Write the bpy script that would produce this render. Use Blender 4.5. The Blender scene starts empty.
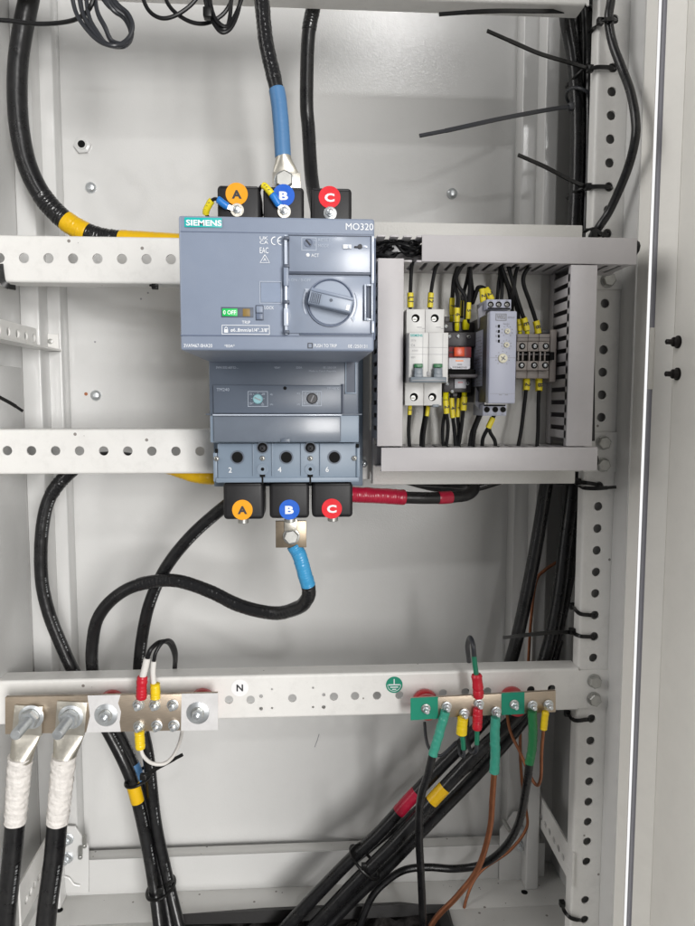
import bpy, bmesh, math, random
from mathutils import Vector, Matrix
random.seed(7)
SC = bpy.context.scene
COL = SC.collection
PI = math.pi

# ---------------------------------------------------------------- camera
F = 700.0; W0, H0 = 695.0, 926.0
CAMY = -0.74
pitch, yaw, roll = math.radians(4.98), math.radians(3.53), math.radians(0.09)
fw = Vector((math.sin(yaw)*math.cos(pitch), math.cos(yaw)*math.cos(pitch), -math.sin(pitch)))
rt = Vector((math.cos(yaw), -math.sin(yaw), 0)); up = rt.cross(fw)
rt, up = rt*math.cos(roll)+up*math.sin(roll), up*math.cos(roll)-rt*math.sin(roll)
cd = bpy.data.cameras.new('camera'); cam = bpy.data.objects.new('camera', cd); COL.objects.link(cam)
cam.matrix_world = Matrix(((rt.x, up.x, -fw.x, 0), (rt.y, up.y, -fw.y, CAMY), (rt.z, up.z, -fw.z, 0), (0, 0, 0, 1)))
cd.sensor_fit = 'HORIZONTAL'; cd.sensor_width = 36; cd.lens = F/W0*36; cd.clip_start = 0.01; cd.clip_end = 50
SC.camera = cam

def at(u, v, Y):
    """world point on the plane y = Y seen at photo position (u, v)"""
    d = fw + rt*((u-W0/2)/F) - up*((v-H0/2)/F)
    t = (Y-CAMY)/d.y
    return Vector((d.x*t, Y, d.z*t))
def pm(Y): return (Y-CAMY)/F          # metres per photo pixel at depth Y
def rect(u0, v0, u1, v1, Y):
    a, b, c, d = at(u0, v0, Y), at(u1, v0, Y), at(u0, v1, Y), at(u1, v1, Y)
    return (a.x+c.x)/2, (b.x+d.x)/2, (c.z+d.z)/2, (a.z+b.z)/2   # x0 x1 z0 z1

# ---------------------------------------------------------------- materials
MATS = {}
def mat(name, col, rough=0.5, metal=0.0, bump=0.0, bscale=900.0, var=0.0, vscale=30.0, coat=0.0, spec=0.5, trans=0.0, alpha=1.0, specks=0.0, printed=False, dust=0.0, bd=0.0004, brushed=False):
    m = bpy.data.materials.new(name); m.use_nodes = True
    nt = m.node_tree; N = nt.nodes; L = nt.links
    b = N['Principled BSDF']
    b.inputs['Roughness'].default_value = rough; b.inputs['Metallic'].default_value = metal
    b.inputs['Specular IOR Level'].default_value = spec
    b.inputs['Coat Weight'].default_value = coat; b.inputs['Coat Roughness'].default_value = 0.15
    b.inputs['Transmission Weight'].default_value = trans; b.inputs['Alpha'].default_value = alpha
    c = (col[0], col[1], col[2], 1)
    tc = N.new('ShaderNodeTexCoord'); co = tc.outputs['Object']
    if brushed:
        mp = N.new('ShaderNodeMapping'); mp.inputs['Scale'].default_value = (1, 1, 12); L.new(co, mp.inputs['Vector']); co = mp.outputs['Vector']
    out = None
    if var > 0:
        n = N.new('ShaderNodeTexNoise'); n.inputs['Scale'].default_value = vscale; n.inputs['Detail'].default_value = 6; n.inputs['Roughness'].default_value = 0.65
        L.new(co, n.inputs['Vector'])
        mr = N.new('ShaderNodeMapRange'); mr.inputs['From Min'].default_value = 0.3; mr.inputs['From Max'].default_value = 0.7
        mr.inputs['To Min'].default_value = 1-var; mr.inputs['To Max'].default_value = 1+var*0.6
        L.new(n.outputs['Fac'], mr.inputs['Value'])
        mx = N.new('ShaderNodeVectorMath'); mx.operation = 'SCALE'; mx.inputs[0].default_value = col
        L.new(mr.outputs['Result'], mx.inputs['Scale']); out = mx.outputs['Vector']
        rr = N.new('ShaderNodeMapRange'); rr.inputs['To Min'].default_value = max(0.02, rough-min(0.08, var)); rr.inputs['To Max'].default_value = min(1, rough+min(0.12, var*1.3))
        L.new(n.outputs['Fac'], rr.inputs['Value']); L.new(rr.outputs['Result'], b.inputs['Roughness'])
    def mixin(fac, c2):
        nonlocal out
        mm = N.new('ShaderNodeMix'); mm.data_type = 'RGBA'
        if out is not None: L.new(out, mm.inputs['A'])
        else: mm.inputs['A'].default_value = c
        mm.inputs['B'].default_value = (*c2, 1); L.new(fac, mm.inputs['Factor']); out = mm.outputs['Result']
    if specks > 0:
        v = N.new('ShaderNodeTexVoronoi'); v.inputs['Scale'].default_value = 110; L.new(tc.outputs['Object'], v.inputs['Vector'])
        sx = N.new('ShaderNodeSeparateColor'); L.new(v.outputs['Color'], sx.inputs['Color'])
        th = N.new('ShaderNodeMath'); th.operation = 'GREATER_THAN'; th.inputs[1].default_value = 1-specks; L.new(sx.outputs['Red'], th.inputs[0])
        sz = N.new('ShaderNodeMath'); sz.operation = 'MULTIPLY'; sz.inputs[1].default_value = 0.2; L.new(sx.outputs['Green'], sz.inputs[0])
        lt = N.new('ShaderNodeMath'); lt.operation = 'LESS_THAN'; L.new(v.outputs['Distance'], lt.inputs[0]); L.new(sz.outputs[0], lt.inputs[1])
        mu = N.new('ShaderNodeMath'); mu.operation = 'MULTIPLY'; L.new(th.outputs[0], mu.inputs[0]); L.new(lt.outputs[0], mu.inputs[1])
        m2 = N.new('ShaderNodeMath'); m2.operation = 'MULTIPLY'; m2.inputs[1].default_value = 0.75; L.new(mu.outputs[0], m2.inputs[0])
        mixin(m2.outputs[0], (0.10, 0.075, 0.06))
    if dust > 0:
        n = N.new('ShaderNodeTexNoise'); n.inputs['Scale'].default_value = 55; n.inputs['Detail'].default_value = 8; n.inputs['Roughness'].default_value = 0.75
        L.new(tc.outputs['Object'], n.inputs['Vector'])
        mr = N.new('ShaderNodeMapRange'); mr.inputs['From Min'].default_value = 0.5; mr.inputs['From Max'].default_value = 0.8; mr.inputs['To Max'].default_value = dust
        L.new(n.outputs['Fac'], mr.inputs['Value']); mixin(mr.outputs['Result'], (0.30, 0.29, 0.27))
    if printed:      # a line of pale print along the cable jacket (UV.x metres along, UV.y round)
        sp = N.new('ShaderNodeSeparateXYZ'); L.new(tc.outputs['UV'], sp.inputs[0])
        a = N.new('ShaderNodeMath'); a.operation = 'COMPARE'; a.inputs[1].default_value = 0.86; a.inputs[2].default_value = 0.018; L.new(sp.outputs['Y'], a.inputs[0])
        cb = N.new('ShaderNodeCombineXYZ'); L.new(sp.outputs['X'], cb.inputs['X'])
        n1 = N.new('ShaderNodeTexNoise'); n1.inputs['Scale'].default_value = 420; n1.inputs['Detail'].default_value = 2; L.new(cb.outputs[0], n1.inputs['Vector'])
        n2 = N.new('ShaderNodeTexNoise'); n2.inputs['Scale'].default_value = 22; n2.inputs['Detail'].default_value = 0; L.new(cb.outputs[0], n2.inputs['Vector'])
        g1 = N.new('ShaderNodeMath'); g1.operation = 'GREATER_THAN'; g1.inputs[1].default_value = 0.5; L.new(n1.outputs['Fac'], g1.inputs[0])
        g2 = N.new('ShaderNodeMath'); g2.operation = 'GREATER_THAN'; g2.inputs[1].default_value = 0.5; L.new(n2.outputs['Fac'], g2.inputs[0])
        q = N.new('ShaderNodeMath'); q.operation = 'MULTIPLY'; L.new(g1.outputs[0], q.inputs[0]); L.new(g2.outputs[0], q.inputs[1])
        q2 = N.new('ShaderNodeMath'); q2.operation = 'MULTIPLY'; L.new(q.outputs[0], q2.inputs[0]); L.new(a.outputs[0], q2.inputs[1])
        q3 = N.new('ShaderNodeMath'); q3.operation = 'MULTIPLY'; q3.inputs[1].default_value = 0.42; L.new(q2.outputs[0], q3.inputs[0])
        mixin(q3.outputs[0], (0.55, 0.57, 0.58))
    if out is not None: L.new(out, b.inputs['Base Color'])
    else: b.inputs['Base Color'].default_value = c
    if bump > 0:
        n = N.new('ShaderNodeTexNoise'); n.inputs['Scale'].default_value = bscale; n.inputs['Detail'].default_value = 2
        L.new(co, n.inputs['Vector'])
        bp = N.new('ShaderNodeBump'); bp.inputs['Strength'].default_value = bump; bp.inputs['Distance'].default_value = bd
        L.new(n.outputs['Fac'], bp.inputs['Height']); L.new(bp.outputs['Normal'], b.inputs['Normal'])
    MATS[name] = m
    return m
mat('wall_paint', (0.655, 0.653, 0.643), 0.17, bump=0.24, bscale=650, var=0.015, vscale=6, dust=0.05)
mat('floor_paint', (0.74, 0.735, 0.715), 0.42, bump=0.35, bscale=420, var=0.05, vscale=14, specks=0.4)
mat('rail_paint', (0.80, 0.79, 0.765), 0.36, bump=0.18, bscale=500, var=0.03, vscale=20, dust=0.20, specks=0.05)
mat('plate_paint', (0.72, 0.71, 0.68), 0.32, bump=0.9, bscale=480, var=0.03)
mat('door_paint', (0.87, 0.85, 0.80), 0.42, dust=0.06, bump=0.25, bscale=500, var=0.03)
mat('white_edge', (0.85, 0.85, 0.84), 0.3)
mat('duct_pvc', (0.55, 0.53, 0.54), 0.40, bump=0.06, bscale=300, var=0.04, vscale=25, dust=0.12)
mat('operator_face', (0.213, 0.253, 0.335), 0.42, bump=0.16, bscale=1800, var=0.05, vscale=28, dust=0.07)
mat('bay_haze', (0.255, 0.295, 0.375), 0.30, coat=0.2, var=0.06, vscale=35, dust=0.12)  # opaque; colour lightened to imitate the haze of the clear cover
mat('knob_haze', (0.26, 0.305, 0.385), 0.34, bump=0.05)  # knob colour lightened to imitate reflections off the clear cover
mat('operator_dark', (0.12, 0.15, 0.22), 0.40, bump=0.08, bscale=1600)
mat('operator_line', (0.07, 0.085, 0.12), 0.5)
mat('clear_flap', (0.25, 0.30, 0.40), 0.20, coat=1.0, var=0.05, vscale=60)
mat('clear_edge', (0.52, 0.57, 0.66), 0.15, coat=0.7)
mat('breaker_case', (0.205, 0.26, 0.33), 0.42, bump=0.10, bscale=1500, var=0.05, vscale=25)
mat('breaker_dark', (0.105, 0.128, 0.168), 0.36, bump=0.08, bscale=1500, var=0.05, vscale=25)
mat('breaker_flap', (0.14, 0.165, 0.205), 0.33, coat=0.25, var=0.08, vscale=40)
mat('print_white', (0.80, 0.82, 0.84), 0.6)
mat('print_grey', (0.42, 0.47, 0.55), 0.6)
mat('print_dark', (0.03, 0.03, 0.035), 0.6)
mat('print_midgrey', (0.28, 0.28, 0.30), 0.6)
mat('teal_label', (0.0, 0.42, 0.40), 0.4)
mat('green_flag', (0.01, 0.50, 0.10), 0.4)
mat('amber_flag', (0.22, 0.14, 0.03), 0.5)
mat('boot_black', (0.013, 0.0125, 0.014), 0.46, spec=0.4, bump=0.15, bscale=600, var=0.25, vscale=40)
mat('orange_sticker', (0.88, 0.36, 0.003), 0.5, spec=0.35, var=0.06, dust=0.10, bump=0.5, bscale=60, bd=0.002)
mat('blue_sticker', (0.006, 0.11, 0.58), 0.5, spec=0.35, var=0.06, dust=0.08, bump=0.5, bscale=60, bd=0.002)
mat('red_sticker', (0.76, 0.008, 0.02), 0.5, spec=0.35, var=0.06, dust=0.08, bump=0.5, bscale=60, bd=0.002)
mat('white_sticker', (0.90, 0.90, 0.91), 0.4, var=0.02)
mat('pad_white', (0.70, 0.69, 0.69), 0.4, var=0.08, vscale=60, dust=0.25, bump=0.3, bscale=80, bd=0.002)
mat('green_sticker', (0.0, 0.26, 0.16), 0.45, var=0.05)
mat('cable_black', (0.009, 0.009, 0.010), 0.27, bump=0.22, bscale=70, var=0.4, vscale=90, bd=0.002, dust=0.05)
mat('cable_print', (0.009, 0.009, 0.010), 0.27, bump=0.22, bscale=70, var=0.4, vscale=90, printed=True, bd=0.002, dust=0.05)
mat('tape_black', (0.012, 0.012, 0.013), 0.22, bump=0.4, bscale=160, bd=0.002)
mat('wire_black', (0.007, 0.007, 0.008), 0.40, spec=0.35, bump=0.05, bscale=700)
mat('wire_grey', (0.028, 0.030, 0.036), 0.38)
mat('tie_black', (0.006, 0.006, 0.006), 0.36, spec=0.35)
mat('sleeve_blue', (0.075, 0.20, 0.40), 0.42, bump=0.12, bscale=200, var=0.05, bd=0.002)
mat('tape_blue', (0.05, 0.30, 0.56), 0.30, bump=0.3, bscale=140, var=0.06, bd=0.002)
mat('tape_yellow', (0.80, 0.48, 0.005), 0.30, bump=0.25, bscale=160, var=0.08, bd=0.002)
mat('tape_red', (0.42, 0.010, 0.04), 0.28, bump=0.3, bscale=140, var=0.10, bd=0.002)
mat('tape_white', (0.80, 0.765, 0.73), 0.45, bump=0.7, bscale=150, var=0.08, vscale=70, bd=0.003, dust=0.25)
mat('tape_teal', (0.045, 0.33, 0.24), 0.34, bump=0.4, bscale=170, var=0.08, bd=0.002)
mat('tape_green', (0.015, 0.17, 0.055), 0.36, bump=0.3, bscale=170, var=0.08, bd=0.002)
mat('boot_red', (0.55, 0.012, 0.03), 0.35, bump=0.1)
mat('boot_yellow', (0.85, 0.60, 0.01), 0.38, bump=0.1)
mat('marker_yellow', (0.80, 0.66, 0.02), 0.42)
mat('ferrule_yellow', (0.75, 0.68, 0.0), 0.35)
mat('ferrule_blue', (0.02, 0.20, 0.62), 0.35)
mat('wire_white', (0.72, 0.70, 0.67), 0.42)
mat('wire_green', (0.01, 0.18, 0.10), 0.4)
mat('copper', (0.36, 0.145, 0.075), 0.42, 0.85, bump=0.5, bscale=380, var=0.2, vscale=90)
mat('zinc', (0.70, 0.73, 0.75), 0.34, 0.85, var=0.15, vscale=120)
mat('zinc_dull', (0.45, 0.45, 0.43), 0.42, 0.8, var=0.15, vscale=120)
mat('tinned', (0.66, 0.63, 0.56), 0.38, 0.95, bump=0.15, bscale=200, var=0.15, vscale=60, bd=0.001)
mat('busbar_metal', (0.50, 0.415, 0.325), 0.34, 0.8, bump=0.12, bscale=500, var=0.13, vscale=130, bd=0.0006, brushed=True)
mat('brass_plate', (0.33, 0.27, 0.20), 0.38, 0.85, var=0.2, vscale=70)
mat('insulator_red', (0.45, 0.012, 0.02), 0.3, bump=0.1)
mat('mcb_white', (0.74, 0.735, 0.72), 0.38, bump=0.05, bscale=900, var=0.02)
mat('mcb_grey', (0.20, 0.235, 0.27), 0.38)
mat('mcb_side', (0.42, 0.42, 0.43), 0.5)
mat('hole_dark', (0.005, 0.005, 0.005), 0.7, spec=0.15)
mat('socket_dark', (0.055, 0.05, 0.055), 0.45, bump=0.08)
mat('relay_orange', (0.75, 0.085, 0.02), 0.3)
mat('relay_red_clear', (0.20, 0.035, 0.04), 0.12, coat=1.0)
mat('relay_white', (0.66, 0.66, 0.70), 0.4)
mat('monitor_lilac', (0.42, 0.44, 0.54), 0.40, bump=0.05, bscale=1200, var=0.02)
mat('monitor_side', (0.30, 0.30, 0.34), 0.45)
mat('monitor_dark', (0.045, 0.044, 0.048), 0.45)
mat('dial_cream', (0.70, 0.66, 0.50), 0.4)
mat('dial_blue', (0.25, 0.47, 0.52), 0.4)
mat('terminal_beige', (0.30, 0.265, 0.245), 0.45, bump=0.05, var=0.05)
mat('rubber', (0.014, 0.013, 0.013), 0.5, bump=0.3, bscale=250)
mat('foam', (0.05, 0.045, 0.043), 0.9, bump=1.0, bscale=160, var=0.5, vscale=120, bd=0.003)
mat('latch_black', (0.02, 0.017, 0.017), 0.42, 0.5)

# ---------------------------------------------------------------- mesh building
BASE = {}
class Part:
    def __init__(s, name, parent=None, label=None):
        s.name, s.parent, s.label = name, parent, label
        s.bm = bmesh.new(); s.bm.loops.layers.uv.new('UV'); s.mats = []
    def idx(s, m):
        if m not in s.mats: s.mats.append(m)
        return s.mats.index(m)
    def merge(s, b, m, M=None, fix=True):
        if fix: bmesh.ops.recalc_face_normals(b, faces=b.faces[:])
        if M is not None: b.transform(M)
        i = s.idx(m)
        for f in b.faces: f.material_index = i
        me = bpy.data.meshes.new('tmp'); b.to_mesh(me); b.free()
        s.bm.from_mesh(me); bpy.data.meshes.remove(me)
        return s
    def box(s, x0, x1, y0, y1, z0, z1, m, bev=0.0006, seg=2, M=None):
        b = bmesh.new(); b.loops.layers.uv.new('UV')
        bmesh.ops.create_cube(b, size=1)
        for v in b.verts:
            v.co = Vector(((x0+x1)/2+v.co.x*(x1-x0), (y0+y1)/2+v.co.y*(y1-y0), (z0+z1)/2+v.co.z*(z1-z0)))
        lim = 0.45*min(abs(x1-x0), abs(y1-y0), abs(z1-z0))
        if bev > 0: bmesh.ops.bevel(b, geom=b.edges[:], offset=min(bev, lim), segments=seg, profile=0.5, affect='EDGES')
        return s.merge(b, m, M)
    def bpx(s, u0, v0, u1, v1, Yf, Yb, m, bev=0.0006, seg=2):
        x0, x1, z0, z1 = rect(u0, v0, u1, v1, Yf)
        return s.box(x0, x1, Yf, Yb, z0, z1, m, bev, seg)
    def lathe(s, c, prof, m, axis=(0, -1, 0), seg=24):
        """prof: list of (distance along axis, radius)"""
        ax = Vector(axis).normalized(); q = Vector((0, 0, 1)).rotation_difference(ax).to_matrix()
        b = bmesh.new(); b.loops.layers.uv.new('UV'); rings = []
        for h, r in prof:
            rings.append([b.verts.new(Vector(c)+q@Vector((r*math.cos(2*PI*k/seg), r*math.sin(2*PI*k/seg), h))) for k in range(seg)])
        for A, B in zip(rings, rings[1:]):
            for k in range(seg): b.faces.new((A[k], A[(k+1) % seg], B[(k+1) % seg], B[k]))
        b.faces.new(rings[0]); b.faces.new(rings[-1])
        return s.merge(b, m)
    def disc(s, c, r, m, t=0.0004, axis=(0, -1, 0), seg=32):
        return s.lathe(c, [(0, r), (t, r)], m, axis, seg)
    def hexa(s, c, r, h, m, axis=(0, -1, 0), turn=0.3, washer=0, wm=None):
        ax = Vector(axis).normalized(); q = Vector((0, 0, 1)).rotation_difference(ax).to_matrix()
        c = Vector(c)
        if washer:
            s.lathe(c, [(0, washer), (0.0012, washer), (0.0016, washer*0.93)], wm or m, axis); c = c + ax*0.0016
        b = bmesh.new(); b.loops.layers.uv.new('UV')
        rings = []
        for hh, rr in ((0, r), (h*0.82, r), (h, r*0.86)):
            rings.append([b.verts.new(c+q@Vector((rr*math.cos(turn+k*PI/3), rr*math.sin(turn+k*PI/3), hh))) for k in range(6)])
        for A, B in zip(rings, rings[1:]):
            for k in range(6): b.faces.new((A[k], A[(k+1) % 6], B[(k+1) % 6], B[k]))
        b.faces.new(rings[0]); b.faces.new(rings[-1])
        return s.merge(b, m)
    def screw(s, c, r, m='zinc', washer=True, cross=True, turn=0.5, stud=0.0):
        """pan head screw facing the viewer with spring washer and cross recess"""
        c = Vector(c)
        if washer:
            s.lathe(c, [(0, r*1.25), (0.0010, r*1.25), (0.0014, r*1.15)], m); c = c+Vector((0, -0.0014, 0))
        h = r*0.75
        s.lathe(c, [(0, r*0.95), (h*0.55, r*0.95), (h*0.85, r*0.75), (h, r*0.45)], m)
        if cross:
            for k in (0, 1):
                M = Matrix.Translation(c+Vector((0, -h, 0))) @ Matrix.Rotation(turn+k*PI/2, 4, 'Y')
                s.box(-r*0.5, r*0.5, -0.0002, 0.0004, -r*0.11, r*0.11, 'hole_dark', 0, M=M)
        return s
    def frame_tube(s, pts, rad, m, seg=12, caps=True, sect=None, ref=None, radf=None):
        """sweep; rad: number or list; sect: optional list of (n, b) cross-section factors; ref: fixed reference direction"""
        n = len(pts)
        if not hasattr(rad, '__len__'): rad = [rad]*n
        b = bmesh.new(); uvl = b.loops.layers.uv.new('UV')
        T = []
        for i in range(n):
            t = (pts[min(i+1, n-1)]-pts[max(i-1, 0)])
            T.append(t.normalized() if t.length > 1e-9 else Vector((0, 0, 1)))
        nv = Vector(ref) if ref else Vector((0, -1, 0))
        if abs(nv.dot(T[0])) > 0.95: nv = Vector((1, 0, 0))
        if sect is None: sect = [(math.cos(2*PI*k/seg), math.sin(2*PI*k/seg)) for k in range(seg)]
        ns = len(sect); rings = []; acc = 0; ac = []
        for i in range(n):
            if i: acc += (pts[i]-pts[i-1]).length
            ac.append(acc)
            base = Vector(ref) if ref else nv
            nn = base - T[i]*base.dot(T[i])
            if nn.length < 1e-4: nn = nv - T[i]*nv.dot(T[i])
            nn.normalize(); nv = nn; bb = T[i].cross(nn)
            rings.append([b.verts.new(pts[i]+(nn*a+bb*c)*(rad[i] if not radf else rad[i]*radf(i/(n-1), j/ns))) for j, (a, c) in enumerate(sect)])
        for i in range(n-1):
            for k in range(ns):
                f = b.faces.new((rings[i][k], rings[i][(k+1) % ns], rings[i+1][(k+1) % ns], rings[i+1][k]))
                for lp, uv in zip(f.loops, ((ac[i], k/ns), (ac[i], (k+1)/ns), (ac[i+1], (k+1)/ns), (ac[i+1], k/ns))): lp[uvl].uv = uv
        if caps: b.faces.new(rings[0]); b.faces.new(rings[-1])
        return s.merge(b, m)
    def strap(s, pts, w, t, m, ref=(0, -1, 0)):
        """flat band, width w across, thickness t along ref"""
        return s.frame_tube(pts, 1.0, m, sect=[(t/2, w/2), (t/2, -w/2), (-t/2, -w/2), (-t/2, w/2)], ref=ref)
    def plate(s, outline, holes, y0, y1, m, M=None, seg=20):
        """flat plate in XZ with round holes (x, z, r), solid between y0 and y1"""
        b = bmesh.new(); b.loops.layers.uv.new('UV')
        def loop(P):
            vs = [b.verts.new((x, y0, z)) for x, z in P]
            return [b.edges.new((vs[i], vs[(i+1) % len(vs)])) for i in range(len(vs))]
        E = loop(outline)
        for h in holes:
            hx, hz, r = h[:3]; E += loop([(hx+r*math.cos(2*PI*k/seg), hz+r*math.sin(2*PI*k/seg)) for k in range(seg)])
        bmesh.ops.triangle_fill(b, use_beauty=True, use_dissolve=False, edges=E, normal=(0, -1, 0))
        fs = b.faces[:]
        r = bmesh.ops.extrude_face_region(b, geom=fs)
        for v in [g for g in r['geom'] if isinstance(g, bmesh.types.BMVert)]: v.co.y = y1
        return s.merge(b, m, M)
    def prism(s, pts, axis, a0, a1, m, M=None, bev=0):
        """polygon pts extruded along an axis: 'x' pts are (y,z); 'y' pts are (x,z); 'z' pts are (x,y)"""
        b = bmesh.new(); b.loops.layers.uv.new('UV')
        mk = {'x': lambda p, a: (a, p[0], p[1]), 'y': lambda p, a: (p[0], a, p[1]), 'z': lambda p, a: (p[0], p[1], a)}[axis]
        A = [b.verts.new(mk(p, a0)) for p in pts]; B = [b.verts.new(mk(p, a1)) for p in pts]
        n = len(pts)
        for i in range(n): b.faces.new((A[i], A[(i+1) % n], B[(i+1) % n], B[i]))
        b.faces.new(A); b.faces.new(B)
        if bev: bmesh.ops.bevel(b, geom=b.edges[:], offset=bev, segments=2, profile=0.5, affect='EDGES')
        return s.merge(b, m, M)
    def text(s, body, u0, vc, h, Y, m='print_white', w=None, bold=0.0, M=None, center=False, shear=0):
        """flat lettering on the plane y = Y facing the viewer; left edge u0 (or centre), middle vc, cap height h photo px, width w px"""
        cu = bpy.data.curves.new('t', 'FONT'); cu.body = body; cu.size = 1; cu.offset = bold; cu.resolution_u = 3; cu.shear = shear
        o = bpy.data.objects.new('t', cu)
        me = bpy.data.meshes.new_from_object(o)
        b = bmesh.new(); b.from_mesh(me); b.loops.layers.uv.new('UV')
        bpy.data.objects.remove(o); bpy.data.meshes.remove(me); bpy.data.curves.remove(cu)
        xs = [v.co.x for v in b.verts]; ys = [v.co.y for v in b.verts]
        if not xs: b.free(); return s
        k = pm(Y); sh = h*k/max(max(ys)-min(ys), 1e-6); sw = sh if w is None else w*k/(max(xs)-min(xs))
        p = at(u0, vc, Y); cx = (min(xs)+max(xs))/2 if center else min(xs); cy = (min(ys)+max(ys))/2
        for v in b.verts: v.co = Vector(((v.co.x-cx)*sw, 0, (v.co.y-cy)*sh))
        if M is not None: b.transform(M)
        for v in b.verts: v.co += Vector((p.x, Y, p.z))
        for f in b.faces:
            f.normal_update()
            if f.normal.y > 0: f.normal_flip()
        return s.merge(b, m, fix=False)
    def outline(s, u0, v0, u1, v1, Y, m, w=0.6, t=0.0002):
        """thin printed rectangle"""
        for a in ((u0, v0, u1, v0+w), (u0, v1-w, u1, v1), (u0, v0+w, u0+w, v1-w), (u1-w, v0+w, u1, v1-w)): s.bpx(*a, Y-t, Y+0.0002, m, 0)
        return s
    def done(s, label=None, cat=None, group=None, kind=None, base=None):
        me = bpy.data.meshes.new(s.name)
        for e in s.bm.edges:
            e.smooth = len(e.link_faces) == 2 and e.calc_face_angle(4) < math.radians(38)
        for f in s.bm.faces: f.smooth = True
        if s.parent is not None: base = BASE[s.parent.name]
        elif base is None:
            xs = [v.co for v in s.bm.verts]; base = Vector(((min(v.x for v in xs)+max(v.x for v in xs))/2, (min(v.y for v in xs)+max(v.y for v in xs))/2, min(v.z for v in xs)))
        base = Vector(base)
        bmesh.ops.translate(s.bm, verts=s.bm.verts[:], vec=-base)
        s.bm.to_mesh(me); s.bm.free()
        for m in s.mats: me.materials.append(MATS[m])
        o = bpy.data.objects.new(s.name, me); COL.objects.link(o)
        if s.parent is not None: o.parent = s.parent
        else: o.location = base
        BASE[o.name] = base
        if s.label: o['label'] = s.label
        if label: o['label'] = label
        if cat: o['category'] = cat
        if group: o['group'] = group
        if kind: o['kind'] = kind
        return o
def thing(name, label, cat, base, group=None):
    o = bpy.data.objects.new(name, None); COL.objects.link(o); o.empty_display_size = 0.02
    o.location = base; o['label'] = label; o['category'] = cat
    if group: o['group'] = group
    BASE[o.name] = Vector(base)
    return o

class Path:
    """smooth curve through photo points (u, v, depth) or world vectors"""
    def __init__(s, P, n=10):
        s.c = [p if isinstance(p, Vector) else at(*p) for p in P]; s.n = n
    def pt(s, t):
        c = s.c; N = len(c)-1; t = max(0, min(N, t)); i = min(int(t), N-1); f = t-i
        p1, p2 = c[i], c[i+1]
        p0 = c[i-1] if i > 0 else p1*2-p2; p3 = c[i+2] if i+2 <= N else p2*2-p1
        return 0.5*((2*p1)+(p2-p0)*f+(2*p0-5*p1+4*p2-p3)*f*f+(3*p1-p0-3*p2+p3)*f**3)
    def sub(s, a=0, b=None, n=None):
        b = len(s.c)-1 if b is None else b; k = max(2, int((b-a)*(n or s.n)))
        return [s.pt(a+(b-a)*i/k) for i in range(k+1)]
    def tan(s, t): return (s.pt(t+0.05)-s.pt(t-0.05)).normalized()

def wrap(seed, amp, turns=None):
    """uneven spiral overlaps and wrinkles of hand wound tape"""
    import mathutils
    t0 = turns or 5.0
    def f(s, k):
        ph = s*t0*1.15+k+0.35*math.sin(5.1*s+seed*1.7)+0.12*math.sin(2*PI*k+seed*3+s*9)
        st = ph % 1.0
        n = mathutils.noise.noise(Vector((s*t0*3+seed*7.3, math.cos(2*PI*k)*1.3, math.sin(2*PI*k)*1.3)))
        return 1+amp*(0.55*(1-st)-0.2)+amp*0.7*n
    return f
def cable(name, label, P, r, m='cable_black', sleeves=(), cat='cable', group=None, seg=16, n=10, extra=None):
    """power cable: jacket plus sleeve/tape parts (kind, start, end, material, extra radius in m, wrinkle)"""
    path = Path(P, n); t = thing(name, label, cat, path.pt(len(path.c)-1), group)
    k = Part('jacket', t); k.frame_tube(path.sub(), r, m, seg); k.done()
    for (pn, a, b, mm, dr, wr) in sleeves:
        q = Part(pn, t); pts = path.sub(a, b, 26 if wr else 12); L = len(pts)
        rad = []
        for i in range(L):
            x = (r+dr)*(1+wr*(0.5*math.sin(i*1.9+a)+random.uniform(-0.5, 0.5)))
            rad.append(x if 0 < i < L-1 else (r+dr*0.6))
        q.frame_tube(pts, rad, mm, 20, radf=wrap(a, 0.05) if wr > 0.015 else None); q.done()
    if extra: extra(t, path)
    return t, path

# ---------------------------------------------------------------- cabinet
BW = 0.16                                            # back panel depth
XL = at(25, 450, 0.10).x; XR = 0.3385
ZF = at(300, 888, 0.125).z; ZT = 0.62
cab = thing('electrical_cabinet', 'open pale grey sheet metal cabinet that holds all the rails, cables and devices', 'cabinet', (0, 0.05, ZF))
p = Part('back_panel', cab)
p.box(XL-0.02, XR+0.02, BW, BW+0.002, ZF-0.06, ZT, 'wall_paint', 0)
for u, v in ((86, 394), (95, 342), (141, 299), (148, 293)):
    p.disc(at(u, v, BW), 0.0012 if u != 86 else 0.0022, 'copper' if u == 86 else 'print_midgrey', 0.0003, seg=10)
p.strap([at(314.6, 747, BW-0.0002), at(317, 741, BW-0.0002), at(319.2, 734, BW-0.0002)], 0.0009, 0.0003, 'print_midgrey')
p.done()
for (u, v) in ((91, 188), (96, 395.5), (452, 194)):
    q = Part('panel_screw', cab); c = at(u, v, BW)
    q.lathe(c, [(0, 0.0066), (0.0015, 0.0066), (0.0032, 0.0058), (0.0046, 0.0040), (0.0050, 0.0015)], 'zinc'); q.done()
q = Part('nut_insert', cab); c = at(83, 146, BW)
q.hexa(c, 0.0105, 0.005, 'wall_paint', turn=0.1)
q.lathe(c+Vector((0, -0.005, 0)), [(0, 0.0062), (0.0012, 0.0058)], 'wall_paint'); q.disc(c+Vector((0.0, -0.0062, 0)), 0.0044, 'hole_dark', 0.0002); q.done()
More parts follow.
